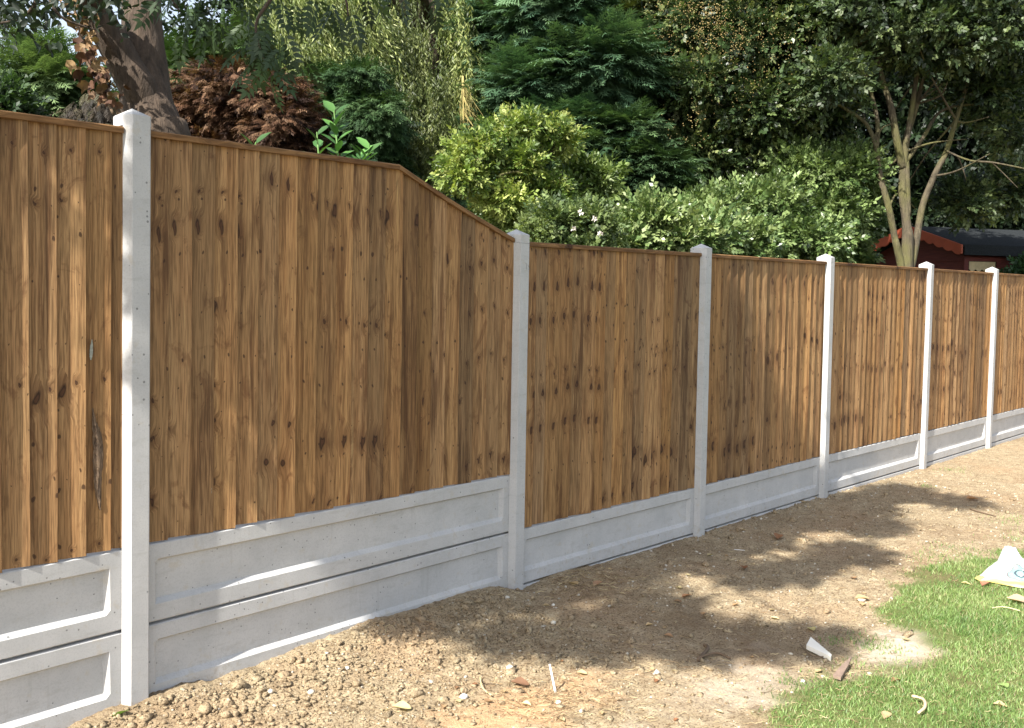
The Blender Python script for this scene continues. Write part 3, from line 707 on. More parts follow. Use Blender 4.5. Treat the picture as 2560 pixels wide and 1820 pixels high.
# 6. weeping willow
def willow():
    D = 11.5; f = ground_under(at(1060, 700, 12.2)); root = empty('weeping_willow', tuple(f))
    tag(root, 'weeping willow whose long leafy strands hang and slant down to the right', 'tree')
    parts = []
    def curtain(x0, x1, y0, y1, L0, L1, lean, n, dep, dd, cols):
        n = int(n*.8); nc = max(3, n//14); cx_ = rng.uniform(x0, x1, nc); cy_ = rng.uniform(y0, y1, nc); cd_ = rng.normal(0, dd, nc); ci = rng.integers(0, nc, n)
        st = np.array([at(cx_[j]+rng.normal(0, 11), cy_[j]+rng.normal(0, 18), dep+cd_[j]+rng.normal(0, .08)) for j in ci])
        k = F/dep; L = rng.uniform(L0, L1, n)/k; N = 62; t = np.linspace(0, 1, N)
        ln = lean+rng.normal(0, .07, n)
        dirv = np.array([0, 0, -1.])[None]+_r[None]*ln[:, None]+rng.normal(0, .05, (n, 3))
        cl = rng.integers(0, 9, n)*.7
        P = st[:, None]+dirv[:, None]*(L[:, None]*t)[:, :, None]
        P = P+(_r[None, None]*(.05*np.sin(t*5+cl[:, None])-.13*lean*(t**2)*L[:, None])[:, :, None])
        pos = P.reshape(-1, 3)+rng.normal(0, .006, (n*N, 3)); m = len(pos)
        ax = np.repeat(dirv, N, 0)+unit(m)*.75; c = pal(m, cols, .2, np.repeat(rng.random(n), N))
        parts.append(scatter(*T_NAR, pos, ax, unit(m), rng.uniform(.042, .078, m), c))
    W = [(.05, .075, .02), (.12, .165, .045), (.22, .27, .08), (.34, .37, .14)]
    WD = [(.04, .06, .016), (.10, .13, .04), (.19, .22, .075)]
    curtain(600, 900, -160, 20, 160, 300, .32, 420, 11.3, .4, W)
    curtain(680, 880, -60, 60, 150, 300, .40, 300, 11.0, .3, W)
    curtain(760, 960, -20, 120, 180, 330, .34, 320, 10.8, .3, W)
    curtain(860, 1000, 60, 220, 200, 340, .28, 230, 10.8, .3, WD)
    curtain(960, 1060, -60, 200, 200, 420, .12, 170, 11.2, .4, WD)
    curtain(980, 1110, 160, 300, 150, 260, .05, 190, 10.7, .25, WD)
    curtain(1020, 1100, 300, 380, 90, 150, .0, 60, 10.6, .2, W)
    curtain(1080, 1230, -120, 60, 150, 360, .10, 170, 11.4, .4, W)
    curtain(1120, 1240, 40, 160, 120, 260, .06, 60, 11.6, .3, W)
    curtain(900, 1250, -200, -20, 120, 300, .2, 160, 12.2, .5, WD)
    crown('crown', root, merge(parts), LEAF)
    stems(root, [([f, f+np.array([0, 0, 2]), at(1070, 60, 12.2), at(1040, -200, 12.2)], [.24, .2, .13, .06], 12), ([at(1065, 100, 12.2), at(940, -60, 11.6), at(760, -200, 11.2)], [.09, .06, .02], 8),
                 ([at(1070, 60, 12.2), at(1060, 0, 11.6), at(1030, -40, 11.2)], [.08, .05, .02], 8)], BARK, 'trunk')
    m = MB(); d = 10.4
    top = at(1157, 190, d); bot = at(1160, 330, d); m.tube([top, (top+bot)/2, bot], [.012, .010, .006], 5)
    for i in range(70):
        t = rng.random(); s = top*(1-t)+bot*t; e = at(1160+rng.uniform(5, 75)*(.5+t*.6), 225+t*130+rng.uniform(10, 80), d+rng.normal(0, .15))
        if rng.random() < .25: e = at(1150+rng.uniform(0, 12), 330+rng.uniform(0, 60), d)
        m.tube([s, (s+e)/2+np.array([0, 0, rng.uniform(.0, .09)])+rng.normal(0, .02, 3), e], [.003, .0024, .0015], 3)
    m.build('yellow_branch', YTWIG, root)
willow()
# 7. conifers in the middle
MID = [(.05, .11, .06), (.10, .19, .095), (.17, .28, .14)]
f, p = simple_trunk(1440, 11.2, -100, .2)
plant('tall_cypress', 'tall dark green cypress with layered feathery boughs right of the willow', 'tree', f,
      foliage([env(1390, 60, 11.0, 170, 140, 1.3), env(1480, 190, 10.8, 190, 140, 1.2), env(1330, 240, 10.7, 110, 120, 1.0), env(1420, 360, 10.7, 210, 120, 1.2), env(1250, 330, 10.9, 70, 80, .7), env(1440, 540, 11.0, 260, 200, 1.3), env(1270, 60, 11.2, 80, 150, .8)], 620, .32, 28, FR, .30, MID, 'frond', flat=.5), NEEDLE, paths=p, bark=BARK)
f, p = simple_trunk(1700, 12.0, -60, .17)
plant('golden_cypress', 'olive and gold-tipped cypress between the dark cypress and the berry tree', 'tree', f,
      foliage([env(1660, 80, 12.0, 130, 120, 1.0), env(1690, 210, 11.8, 140, 110, 1.0), env(1600, 150, 12.1, 100, 130, .9), env(1720, 340, 11.8, 130, 90, 1.0), env(1680, -80, 12.1, 160, 120, 1.0)], 330, .28, 28, FR, .25, [(.035, .055, .018), (.085, .11, .03), (.17, .19, .05)], 'frond', flat=.5), NEEDLE, paths=p, bark=BARK)
f, p = simple_trunk(1570, 9.9, 330, .09)
plant('young_cypress', 'small bright green cypress with low arching boughs at mid picture', 'tree', f,
      foliage([env(1560, 330, 10.0, 110, 45, .6), env(1500, 370, 9.8, 90, 32, .5), env(1580, 400, 9.9, 90, 45, .5), env(1610, 440, 10.0, 120, 130, .6)], 110, .22, 26, FR, .25, [(.035, .08, .035), (.07, .13, .055), (.12, .20, .08)], 'frond', flat=.4), NEEDLE, paths=p, bark=BARK)
# dark backing wood beyond
BK = foliage([env(900, 200, 17, 500, 420, 1.5), env(1500, 100, 17, 500, 520, 1.5), env(2000, 150, 18, 450, 520, 1.6), env(2500, 200, 18.5, 420, 520, 1.6), env(2300, 560, 18, 450, 200, 1.6), env(1000, 560, 16, 600, 200, 1.3), env(300, 520, 15, 420, 300, 1.3), env(1700, 560, 17, 500, 220, 1.3)], 2300, .55, 22, TWB, .34, [(.008, .017, .007), (.015, .03, .012), (.026, .046, .017)], 'leaf', front=.9, inner=.3)
tag(link('woodland_backdrop', mesh_q(*BK), LEAF), 'dark dense woodland closing the view behind the garden trees', 'woodland', kind='stuff')

# 8. shrubs over the fence
YG = [(.06, .105, .02), (.145, .22, .045), (.26, .33, .075), (.38, .42, .13)]
f, p = simple_trunk(1250, 8.3, 420, .05)
bp = [([f, at(1300, 520, 8.4), at(1330, 430, 8.3), at(1290, 330, 8.3)], [.05, .035, .025, .01], 8), ([at(1330, 450, 8.3), at(1400, 340, 8.3), at(1380, 280, 8.3)], [.02, .014, .006], 6), ([at(1300, 520, 8.4), at(1180, 450, 8.2), at(1150, 400, 8.2)], [.03, .02, .008], 6), ([at(1335, 440, 8.1), at(1290, 430, 8.0), at(1250, 437, 7.9)], [.012, .01, .006], 6)]
plant('yellow_green_shrub', 'large yellow-green shrub rising over the sloping panel with an open branchy middle', 'shrub', f,
      foliage([env(1320, 325, 8.3, 95, 40, .45), env(1250, 350, 8.3, 70, 35, .4), env(1190, 380, 8.2, 85, 45, .45), env(1160, 440, 8.1, 65, 60, .4), env(1300, 410, 8.2, 75, 45, .35), env(1400, 345, 8.4, 40, 45, .3), env(1260, 500, 8.2, 90, 30, .4), env(1370, 480, 8.4, 60, 50, .35)], 170, .12, 24, TWB, .10, YG, 'leaf', inner=.15), LEAF, paths=bp, sname='stem')
f, p = simple_trunk(1440, 8.9, 470, .05)
plant('leafy_shrub', 'yellow-green shrub with pointed leaf tufts behind the roses', 'shrub', f,
      foliage([env(1450, 450, 8.9, 60, 45, .35), env(1400, 510, 8.8, 90, 50, .45), env(1300, 550, 8.7, 110, 40, .45), env(1500, 440, 8.9, 45, 25, .3), env(1480, 500, 8.9, 50, 50, .3)], 120, .15, 30, TWB, .13, [(.06, .10, .022), (.13, .19, .05), (.22, .28, .09)], 'leaf', inner=.15), LEAF, paths=p, sname='stem')
f, p = simple_trunk(1430, 7.4, 560, .03)
rs = plant('rose_bush', 'fine-leaved rose bush with a few pale blooms just right of the second post', 'rose bush', f,
      foliage([env(1400, 560, 7.4, 100, 60, .4), env(1480, 560, 7.4, 70, 60, .35), env(1350, 600, 7.3, 60, 45, .3), env(1440, 640, 7.4, 130, 60, .4)], 110, .13, 34, TW, .085, [(.06, .10, .035), (.12, .17, .06), (.20, .25, .09)], 'leaf'), LEAF, paths=p, sname='stem')
BLOOM = mat_plain('rose_petal', (.85, .78, .70), .6, .06, 30, 0)
for (a, b_) in [(1486, 547), (1434, 572), (1452, 531), (1500, 586)]:
    c = at(a, b_, 7.0); m = []
    n = 16; u = unit(n); pr = scatter(*T_LEAF, np.repeat(c[None], n, 0)+u*.005, u, unit(n), np.full(n, .021), np.ones((n, 3)))
    link('rose_bloom', mesh_q(*pr[:2]), BLOOM, rs)
BR = [(.045, .085, .025), (.10, .16, .05), (.19, .26, .09), (.28, .34, .14)]
f, p = simple_trunk(1650, 8.6, 560, .05)
plant('bright_bush', 'bright light green bush right behind the third and fourth posts', 'shrub', f,
      foliage([env(1620, 560, 8.2, 110, 60, .5), env(1700, 600, 8.2, 130, 80, .5), env(1760, 590, 8.6, 120, 70, .5), env(1560, 620, 8.0, 80, 50, .4), env(1850, 610, 8.9, 110, 70, .5)], 300, .17, 32, TW, .11, BR, 'leaf'), GLOSSY, paths=p, sname='stem')
f, p = simple_trunk(1960, 10.4, 520, .06)
plant('broad_bush', 'broad blue-green glossy bush left of the multi-stemmed tree', 'shrub', f,
      foliage([env(1880, 530, 10.2, 170, 60, .7), env(2010, 440, 10.8, 140, 90, .7), env(1740, 540, 9.8, 140, 50, .6), env(2060, 540, 10.6, 120, 90, .6), env(1980, 600, 10.1, 170, 70, .7), env(2110, 440, 10.6, 110, 60, .5), env(1900, 500, 10.3, 130, 50, .6), env(2110, 550, 11.2, 80, 80, .4), env(2120, 640, 11.2, 70, 50, .4), env(2110, 400, 11.2, 80, 55, .4), env(2170, 500, 11.4, 40, 40, .3)], 520, .20, 30, TW, .13, [(.05, .09, .028), (.12, .18, .055), (.22, .29, .11)], 'leaf'), GLOSSY, paths=p, sname='stem')
# laurel poking over the fence
def laurel():
    f = ground_under(at(850, 420, 7.0)); root = empty('laurel_bush', tuple(f))
    tag(root, 'young laurel shoots with large shiny leaves poking above the tall panel', 'shrub')
    parts = []; m = MB()
    for (bx, by, tx, ty, n) in [(850, 440, 835, 278, 20), (895, 440, 925, 368, 7), (800, 430, 792, 330, 6), (620, 420, 640, 355, 6), (905, 420, 900, 385, 6)]:
        a = at(bx, by, 7); b_ = at(tx, ty, 7); m.tube([ground_under(a), a, (a+b_)/2, b_], [.012, .009, .007, .004], 6)
        for i in range(n):
            t = (i+.5)/n; p_ = a*(1-t)+b_*t; an = i*2.4; d = np.array([math.cos(an), math.sin(an), .5+t*.5])
            parts.append(scatter(*T_LEAF, p_[None], d[None], (np.array([0, 0, 1.])-d*.3-_fw*.5)[None], np.array([rng.uniform(.12, .17)]), pal(1, [(.045, .12, .03), (.09, .20, .05)])))
    crown('leaves', root, merge(parts), GLOSSY); m.build('stem', mat_plain('green_stem', (.12, .22, .06)), root, True)
laurel()
# 9. berry tree and multi-stemmed tree at the right
def right_tree():
    D = 10.4; k = D/F; f = ground_under(at(2268, 700, D)); root = empty('multi_stem_tree', tuple(f))
    tag(root, 'multi-stemmed tree with mossy pale stems fanning out in front of the red shed', 'tree')
    b = at(2268, 660, D)
    P = [([f, b, at(2266, 560, D), at(2256, 470, D), at(2262, 380, D), at(2275, 300, D), at(2290, 200, D), at(2298, 110, D), at(2300, -60, D)], [20*k, 15*k, 11*k, 10*k, 8*k, 7*k, 6*k, 5*k, 3*k], 12),
         ([b+np.array([0, 0, -.25]), at(2243, 620, D-.05), at(2236, 590, D-.05), at(2222, 520, D-.1), at(2200, 440, D-.1), at(2190, 370, D-.1), at(2165, 310, D-.1), at(2110, 270, D-.15), at(2060, 240, D-.2)], [10*k, 9*k, 8*k, 8*k, 7*k, 6*k, 5*k, 4*k, 3*k], 10),
         ([b+np.array([0, 0, -.25]), at(2288, 620, D+.05), at(2305, 520, D+.1), at(2335, 440, D+.1), at(2365, 380, D+.1), at(2390, 300, D+.1), at(2415, 220, D+.1), at(2450, 100, D+.1), at(2480, -50, D)], [10*k, 9*k, 8*k, 8*k, 7*k, 6*k, 5*k, 4*k, 2*k], 10),
         ([at(2256, 420, D), at(2240, 340, D-.1), at(2228, 270, D-.1), at(2210, 210, D-.1), at(2190, 130, D)], [10*k, 9*k, 8*k, 6*k, 3*k], 8),
         ([at(2190, 370, D-.1), at(2193, 300, D-.1), at(2165, 190, D-.1), at(2140, 110, D-.1)], [7*k, 6*k, 5*k, 2*k], 8),
         ([at(2268, 400, D), at(2310, 340, D+.1), at(2350, 280, D+.2), at(2420, 262, D+.2), at(2520, 268, D+.2)], [6*k, 5*k, 4*k, 3*k, 2*k], 6),
         ([at(2270, 540, D), at(2266, 420, D), at(2262, 360, D+.1), at(2292, 260, D+.1), at(2310, 180, D)], [8*k, 8*k, 8*k, 7*k, 4*k], 8)]
    for _ in range(28):
        a, r_, n_ = P[rng.integers(0, 7)]; s = a[rng.integers(3, len(a))]; e = s+rng.normal(0, .45, 3)+np.array([0, 0, .15])
        P.append(([s, (s+e)/2+rng.normal(0, .06, 3), e], [.014, .009, .004], 5))
    P.append(([at(2362, 375, D+.1), at(2420, 400, D-.3), at(2480, 406, D-.4), at(2530, 415, D-.5), at(2600, 430, D-.5)], [.010, .010, .009, .008, .006], 6))
    P.append(([at(2480, 406, D-.4), at(2500, 425, D-.4), at(2545, 470, D-.4)], [.008, .006, .003], 5))
    stems(root, P, BARK2, 'trunk', bump=.12)
    LG = [(.016, .03, .012), (.036, .06, .022), (.07, .11, .04), (.14, .18, .07)]
    dat = foliage([env(2180, 60, D, 200, 110, 1.3), env(2350, 110, D, 170, 110, 1.2), env(2500, 60, D, 170, 150, 1.3), env(2080, 200, D-.3, 110, 90, .8), env(2460, 230, D+.5, 120, 90, .8), env(2200, -120, D, 420, 120, 1.5), env(2540, 330, D+.3, 80, 60, .6), env(2410, 500, D+.9, 75, 60, .5), env(2520, 480, D+1.2, 70, 60, .5), env(2540, 430, D+2, 70, 60, .5)], 520, .26, 24, TW, .14, LG, 'leaf', front=.6)
    crown('crown', root, dat, LEAF)
    return f
right_tree()
def berry_tree():
    D = 11.0; f = ground_under(at(1880, 700, D+.6)); root = empty('berry_tree', tuple(f))
    tag(root, 'spreading cotoneaster-like tree dotted with small orange berries over the broad bush', 'tree')
    E_ = [env(1720, 60, D, 130, 90, .9), env(1860, 110, D-.1, 190, 120, 1.0), env(2010, 120, D, 170, 120, 1.0), env(1760, 220, D-.2, 130, 90, .8), env(1900, 270, D-.2, 170, 100, .8), env(1730, 380, D, 110, 90, .6), env(1850, 390, D, 140, 70, .6), env(2050, 300, D+.2, 100, 60, .6), env(1900, -60, D, 330, 110, 1.1), env(1690, 430, D+.2, 70, 60, .5)]
    dat = foliage(E_, 800, .25, 27, TW, .14, [(.018, .032, .012), (.04, .07, .024), (.095, .135, .045), (.21, .24, .095)], 'leaf', front=.7)
    crown('crown', root, dat, GLOSSY)
    stems(root, [([f, at(1900, 560, D+.5), at(1890, 420, D+.3), at(1850, 240, D+.2), at(1800, 60, D+.2)], [.1, .08, .06, .045, .02], 10), ([at(1890, 420, D+.3), at(1980, 280, D+.3), at(2060, 120, D+.2)], [.05, .035, .015], 8), ([at(1890, 420, D+.3), at(1780, 330, D+.2), at(1720, 240, D)], [.045, .03, .01], 8)], BARK2, 'trunk')
    ico = np.array([(1, 0, 0), (0, 1, 0), (-1, 0, 0), (0, -1, 0), (0, 0, 1), (0, 0, -1)])*1.0
    qs = np.array([(0, 1, 4, 4), (1, 2, 4, 4)])
    # berries: little octahedra written as quads
    cub = np.array([(-.6, -.6, -.6), (.6, -.6, -.6), (.6, .6, -.6), (-.6, .6, -.6), (-.6, -.6, .6), (.6, -.6, .6), (.6, .6, .6), (-.6, .6, .6)])
    cq = np.array([(0, 3, 2, 1), (4, 5, 6, 7), (0, 1, 5, 4), (1, 2, 6, 5), (2, 3, 7, 6), (3, 0, 4, 7)])
    pts = []
    for (px, py, rx, ry, n) in [(1740, 50, 130, 60, 60), (1860, 80, 160, 80, 80), (1760, 30, 90, 40, 40), (2010, 60, 150, 70, 35), (1800, 130, 130, 70, 40), (1700, 320, 90, 60, 18), (1900, 200, 150, 80, 25)]:
        for _ in range(n):
            a, b_ = rng.uniform(-1, 1, 2); c = at(px+a*rx, py+b_*ry, D-.85*math.sqrt(max(0.05, 1-min(1, a*a*.8+b_*b_*.5)))-.15)
            k_ = rng.integers(3, 10); pts.append(c+rng.normal(0, .05, (k_, 3)))
    pts = np.vstack(pts); n = len(pts)
    bd = scatter(cub, cq, pts, unit(n), unit(n), rng.uniform(.004, .0075, n), pal(n, [(.30, .20, .07), (.40, .30, .12), (.34, .30, .13)]))
    o = link('berries', mesh_q(*bd), LEAF, root)
berry_tree()
# low dark evergreen at the right end, and hanging branch foliage over the shed
f, p = simple_trunk(2540, 14.5, 660, .04)
plant('dark_bush', 'low dark green bush against the shed wall above the last panel', 'shrub', f, foliage([env(2570, 690, 12.6, 60, 40, .4), env(2610, 670, 12.8, 60, 50, .4)], 34, .16, 30, TW, .13, [(.02, .06, .015), (.04, .10, .03)], 'leaf'), LEAF, paths=p, sname='stem')

# 10. red shed
def shed():
    root_p = at(2303, 700, 13.3); root = empty('garden_shed', (root_p[0], root_p[1], GZ))
    tag(root, 'dark red timber garden shed with scalloped orange-red fascias and grey felt roof', 'shed')
    red = NT('dark_red_boards'); n_ = red.noise(red.scl(red.obj(), (3, 3, 30)), 2, 3)
    red.l(red.ramp(n_, [(.3, (.10, .018, .014)), (.7, (.17, .035, .022))]), red.b.inputs['Base Color']); red.b.inputs['Roughness'].default_value = .6
    fas = mat_plain('orange_red_paint', (.42, .095, .045), .6, .12, 8, .05)
    felt = mat_plain('roof_felt', (.026, .029, .031), 1.0, .35, 60, .4, .05); dark = mat_plain('dark_glass', (.02, .02, .018), .1, .1, 5, 0)
    L = at(2178, 0, 14.2)[:2]; Rr = at(2432, 0, 12.45)[:2]
    a0 = np.array([L[0], L[1]]); a1 = np.array([Rr[0], Rr[1]]); wd = np.linalg.norm(a1-a0); u = (a1-a0)/wd; v = np.array([-u[1], u[0]])
    if np.dot(v, _r[:2]) < 0: v = -v
    LEN = 3.4; ze, zr = 2.24, 2.53
    def W(s, t, z): q_ = a0+u*s+v*t; return (q_[0], q_[1], z)
    i0, i1, t0, t1 = .14, wd-.14, .16, LEN-.1
    m = MB()
    # walls from overlapping boards: real lapped courses
    nb = 17; hz = (ze-.06-GZ)/nb
    for k in range(nb):
        z0 = GZ+k*hz; z1 = z0+hz
        lo = [W(i0-.015, t0-.015, z0), W(i1+.015, t0-.015, z0), W(i1+.015, t1, z0), W(i0-.015, t1, z0)]; hi = [W(i0, t0, z1+.004), W(i1, t0, z1+.004), W(i1, t1, z1+.004), W(i0, t1, z1+.004)]
        m.add(lo+hi, [(0, 1, 5, 4), (1, 2, 6, 5), (2, 3, 7, 6), (3, 0, 4, 7), (0, 3, 2, 1)])
    mid = wd/2
    m.add([W(i0, t0, ze-.06), W(i1, t0, ze-.06), W(mid, t0, zr-.05), W(i0, t0+.04, ze-.06), W(i1, t0+.04, ze-.06), W(mid, t0+.04, zr-.05)], [(0, 1, 2), (5, 4, 3), (0, 2, 5, 3), (1, 4, 5, 2)])
    # frame posts on the corner and beside the window
    m.build('wall', red.m, root)
    def slab(name, pts, th, mat, par):
        mm = MB(); p0 = [W(*p) for p in pts]; p1 = [(x, y, z-th) for x, y, z in p0]
        mm.add(p0+p1, [(0, 1, 2, 3), (7, 6, 5, 4)]+[(i, i+4, (i+1) % 4+4, (i+1) % 4) for i in range(4)]); return mm.build(name, mat, par)
    slab('roof', [(-.03, -.02, ze), (mid, -.02, zr), (mid, LEN, zr), (-.03, LEN, ze)], .03, felt, root)
    slab('roof', [(mid, -.02, zr), (wd+.03, -.02, ze), (wd+.03, LEN, ze), (mid, LEN, zr)], .03, felt, root)
    # eave board at the long side (dark)
    mm = MB(); e0 = [W(wd+.035, -.0, ze-.012), W(wd+.035, LEN, ze-.012), W(wd+.035, LEN, ze-.13), W(wd+.035, 0, ze-.13)]; e1 = [W(wd+.015, 0, ze-.012), W(wd+.015, LEN, ze-.012), W(wd+.015, LEN, ze-.13), W(wd+.015, 0, ze-.13)]
    mm.add(e0+e1, [(0, 1, 2, 3), (7, 6, 5, 4)]+[(i, i+4, (i+1) % 4+4, (i+1) % 4) for i in range(4)]); mm.build('eave_board', felt, root)
    # scalloped fascias
    for side in (0, 1):
        mm = MB(); N = 48; up = []; lo = []
        for j in range(N+1):
            t = j/N; s = (-.04+(mid+.04)*t) if side == 0 else (wd+.04-(wd+.04-mid)*t); z = ze-.005+(zr-ze+.012)*t
            up.append((s, z)); ph = (t*6.0) % 1; lo.append((s, z-.11-.03*math.sin(math.pi*ph)))
        v_ = [W(s, -.035, z) for s, z in up]+[W(s, -.035, z) for s, z in lo]+[W(s, -.055, z) for s, z in up]+[W(s, -.055, z) for s, z in lo]
        n = N+1; fq = []
        for j in range(N): fq += [(j, j+1, n+j+1, n+j), (2*n+j, 3*n+j, 3*n+j+1, 2*n+j+1), (j, 2*n+j, 2*n+j+1, j+1), (n+j, n+j+1, 3*n+j+1, 3*n+j)]
        fq += [(0, n, 3*n, 2*n), (N, 2*n+N, 3*n+N, n+N)]
        mm.add(v_, fq); mm.build('fascia', fas, root)
    # window in the long side by the corner, with a pale scalloped valance inside
    s = i1+.03
    fm = MB()
    def strip(t_a, t_b, z_a, z_b, d0, d1, M_):
        P_ = [W(d, t, z) for d in (d0, d1) for t, z in ((t_a, z_a), (t_b, z_a), (t_b, z_b), (t_a, z_b))]
        M_.add(P_, [(0, 1, 2, 3), (7, 6, 5, 4)]+[(i, i+4, (i+1) % 4+4, (i+1) % 4) for i in range(4)])
    strip(t0-.02, t0+.05, GZ, ze-.14, i1+.016, i1+.035, fm); strip(t0+.52, t0+.58, GZ, ze-.14, i1+.016, i1+.035, fm); strip(t0+.05, t0+.52, ze-.20, ze-.14, i1+.016, i1+.035, fm)
    strip(t0+.05, t0+.52, 1.2, 1.26, i1+.016, i1+.035, fm)
    wn = fm.build('window', red.m, root)
    gm = MB(); strip(t0+.05, t0+.52, 1.26, ze-.20, i1+.012, i1+.020, gm); gm.build('pane', dark, wn)
    vm = MB(); N = 30; P_ = []
    for j in range(N+1):
        t = t0+.07+.43*j/N; zl = ze-.30-.03*abs(math.sin(j*.42)); P_ += [W(i1+.024, t, ze-.205), W(i1+.024, t, zl)]
    for j in range(N+1):
        t = t0+.07+.43*j/N; zl = ze-.30-.03*abs(math.sin(j*.42)); P_ += [W(i1+.0215, t, ze-.205), W(i1+.0215, t, zl)]
    o2 = 2*(N+1); vm.add(P_, [(2*j, 2*j+1, 2*j+3, 2*j+2) for j in range(N)]+[(o2+2*j, o2+2*j+2, o2+2*j+3, o2+2*j+1) for j in range(N)]); vm.build('valance', mat_plain('cream_cloth', (.62, .50, .28), .8), wn)
shed()

# ------------------------------------------------------------------ grass
def grass():
    n = 520000; x = rng.uniform(1.2, 9.5, n); y = rng.uniform(-3.6, -.2, n)
    d = np.hypot(x-CX, y-CY); lmk = lawn_mask(x, y); sd = np.hypot((x-sand_c[0])/.24, (y-sand_c[1])/.15)
    cov = .42+1.5*fbm(x*6, y*6, 3, 61)+.42*inside(x-.12, y+.16, _poly)
    keep = (rng.random(n) < lmk*np.clip(cov, .1, 1)) & (sd > .9); x, y = x[keep], y[keep]
    tx = []; 
    for (a, b_, r_, k) in [(2165, 1600, .07, 220), (2205, 1610, .06, 160), (2080, 1600, .03, 40), (1995, 1700, .06, 160), (2130, 1650, .05, 90), (2400, 1380, .13, 300), (2330, 1395, .08, 120), (2540, 1300, .12, 200), (2545, 1345, .1, 150), (2315, 1215, .04, 60), (2380, 1175, .08, 90)]:
        c = onZ(a, b_, -.04); tx.append(c[:2]+rng.normal(0, r_, (k, 2)))
    tx = np.vstack(tx); x = np.r_[x, tx[:, 0]]; y = np.r_[y, tx[:, 1]]; n = len(x); z = gz(x, y)-.003
    h = rng.uniform(.010, .026, n)*(.7+.8*(fbm(x*3, y*3, 2, 90)+.5)); an = rng.uniform(0, 2*np.pi, n); wd = rng.uniform(.0011, .0022, n)
    ln = rng.uniform(.2, 1.1, n)*h; la = rng.uniform(0, 2*np.pi, n)
    p = np.stack([x, y, z], 1); sx = np.stack([np.cos(an), np.sin(an), 0*an], 1)*wd[:, None]; l_ = np.stack([np.cos(la), np.sin(la), 0*la], 1)
    mid = p+np.array([0, 0, 1])*(h*.6)[:, None]+l_*(ln*.35)[:, None]; tip = p+np.array([0, 0, 1])*h[:, None]+l_*ln[:, None]
    V = np.stack([p-sx, p+sx, mid+sx*.8, mid-sx*.8, tip+sx*.15, tip-sx*.15], 1).reshape(-1, 3)
    b_ = (np.arange(n)*6)[:, None]; Q = np.concatenate([b_+np.array([0, 1, 2, 3]), b_+np.array([3, 2, 4, 5])], 0)
    patch = fbm(x*2.5, y*2.5, 3, 33)+.5
    c = pal(n, [(.09, .17, .045), (.165, .27, .075), (.25, .35, .115), (.39, .42, .20)], .15, np.clip(patch*.75+.05, 0, .8))
    dry = rng.random(n) < .05; c[dry] = (.42, .36, .20)
    tag(link('lawn_grass', mesh_q(V, Q, np.repeat(c, 6, 0)), LEAF), 'short patchy lawn grass beside the bare soil', 'grass', kind='stuff')
grass()

# ------------------------------------------------------------------ clods, stones, litter
def ico(sub=2):
    import bmesh
    bm = bmesh.new(); bmesh.ops.create_icosphere(bm, subdivisions=sub, radius=1); v = np.array([x.co[:] for x in bm.verts]); f = np.array([[a.index for a in x.verts] for x in bm.faces]); bm.free(); return v, f
IV, IF = ico(2); IV1, IF1 = ico(1)
def lump(c, r, seed, sq=.75, rough=.35, V=IV):
    out = []
    for p in V:
        k = 1+rough*mn.noise(Vector(p*1.3+seed*7.3))+rough*.5*mn.noise(Vector(p*3.1+seed*3.3)); out.append((c[0]+p[0]*r*k, c[1]+p[1]*r*k, c[2]+p[2]*r*k*sq))
    return out
def scatter_lumps(name, spots, mat, label, cat):
    A = np.array([(x, y, r, *c) for x, y, r, c in spots]); n = len(A); z = gz(A[:, 0], A[:, 1])
    k = rng.normal(1, .36, (n, len(IV1), 1)).clip(.45, 1.8); st = rng.uniform(.7, 1.3, (n, 1, 3)); st[:, :, 2] *= .72
    P = np.stack([A[:, 0], A[:, 1], z+A[:, 2]*.25], 1)[:, None]+IV1[None]*k*st*A[:, 2][:, None, None]
    f = (IF1[None]+(np.arange(n)*len(IV1))[:, None, None]).reshape(-1, 3)
    return tag(link(name, mesh_q(P.reshape(-1, 3), f, np.repeat(A[:, 3:6], len(IV1), 0)), mat), label, cat, kind='stuff')
def crumb_spots(x, y, lo, hi, mu, sg, thr):
    k = lawn_mask(x, y) <= thr; x, y = x[k], y[k]
    return x, y, np.clip(rng.lognormal(mu, sg, len(x)), lo, hi)
n1 = 7200; n2 = 5200
x = np.r_[rng.uniform(-.6, 1.9, n1), rng.uniform(-.5, 7, n2)]; y = np.r_[-.03-np.abs(rng.normal(0, .48, n1)), -.03-rng.random(n2)**1.5*2.2]
x, y, rr = crumb_spots(x, y, .0022, .024, -5.5, .66, .2)
scatter_lumps('soil_crumbs', [(a, b, c, (0, 0, 0)) for a, b, c in zip(x, y, rr)], LUMP, 'loose dry soil crumbs and clods along the foot of the fence', 'soil crumbs')
n1 = 1500; x, y, rr = crumb_spots(rng.uniform(-.6, 7.5, n1), -.03-rng.random(n1)**1.2*2.4, .0018, .011, -5.6, .45, .5)
g_ = rng.uniform(.35, .62, len(x))
sp = [(a, b, c, (g, g*.92, g*.76)) for a, b, c, g in zip(x, y, rr, g_)]
STONE = NT('stone'); a_ = STONE.n('ShaderNodeAttribute', attribute_name='tint'); n_ = STONE.noise(STONE.obj(), 60, 3)
STONE.l(STONE.mix(.35, a_.outputs['Color'], STONE.ramp(n_, [(.3, (.25, .2, .14)), (.7, (.75, .7, .6))])), STONE.b.inputs['Base Color']); STONE.b.inputs['Roughness'].default_value = .85
scatter_lumps('gravel', sp, STONE.m, 'small pale gravel scattered over the soil', 'gravel')
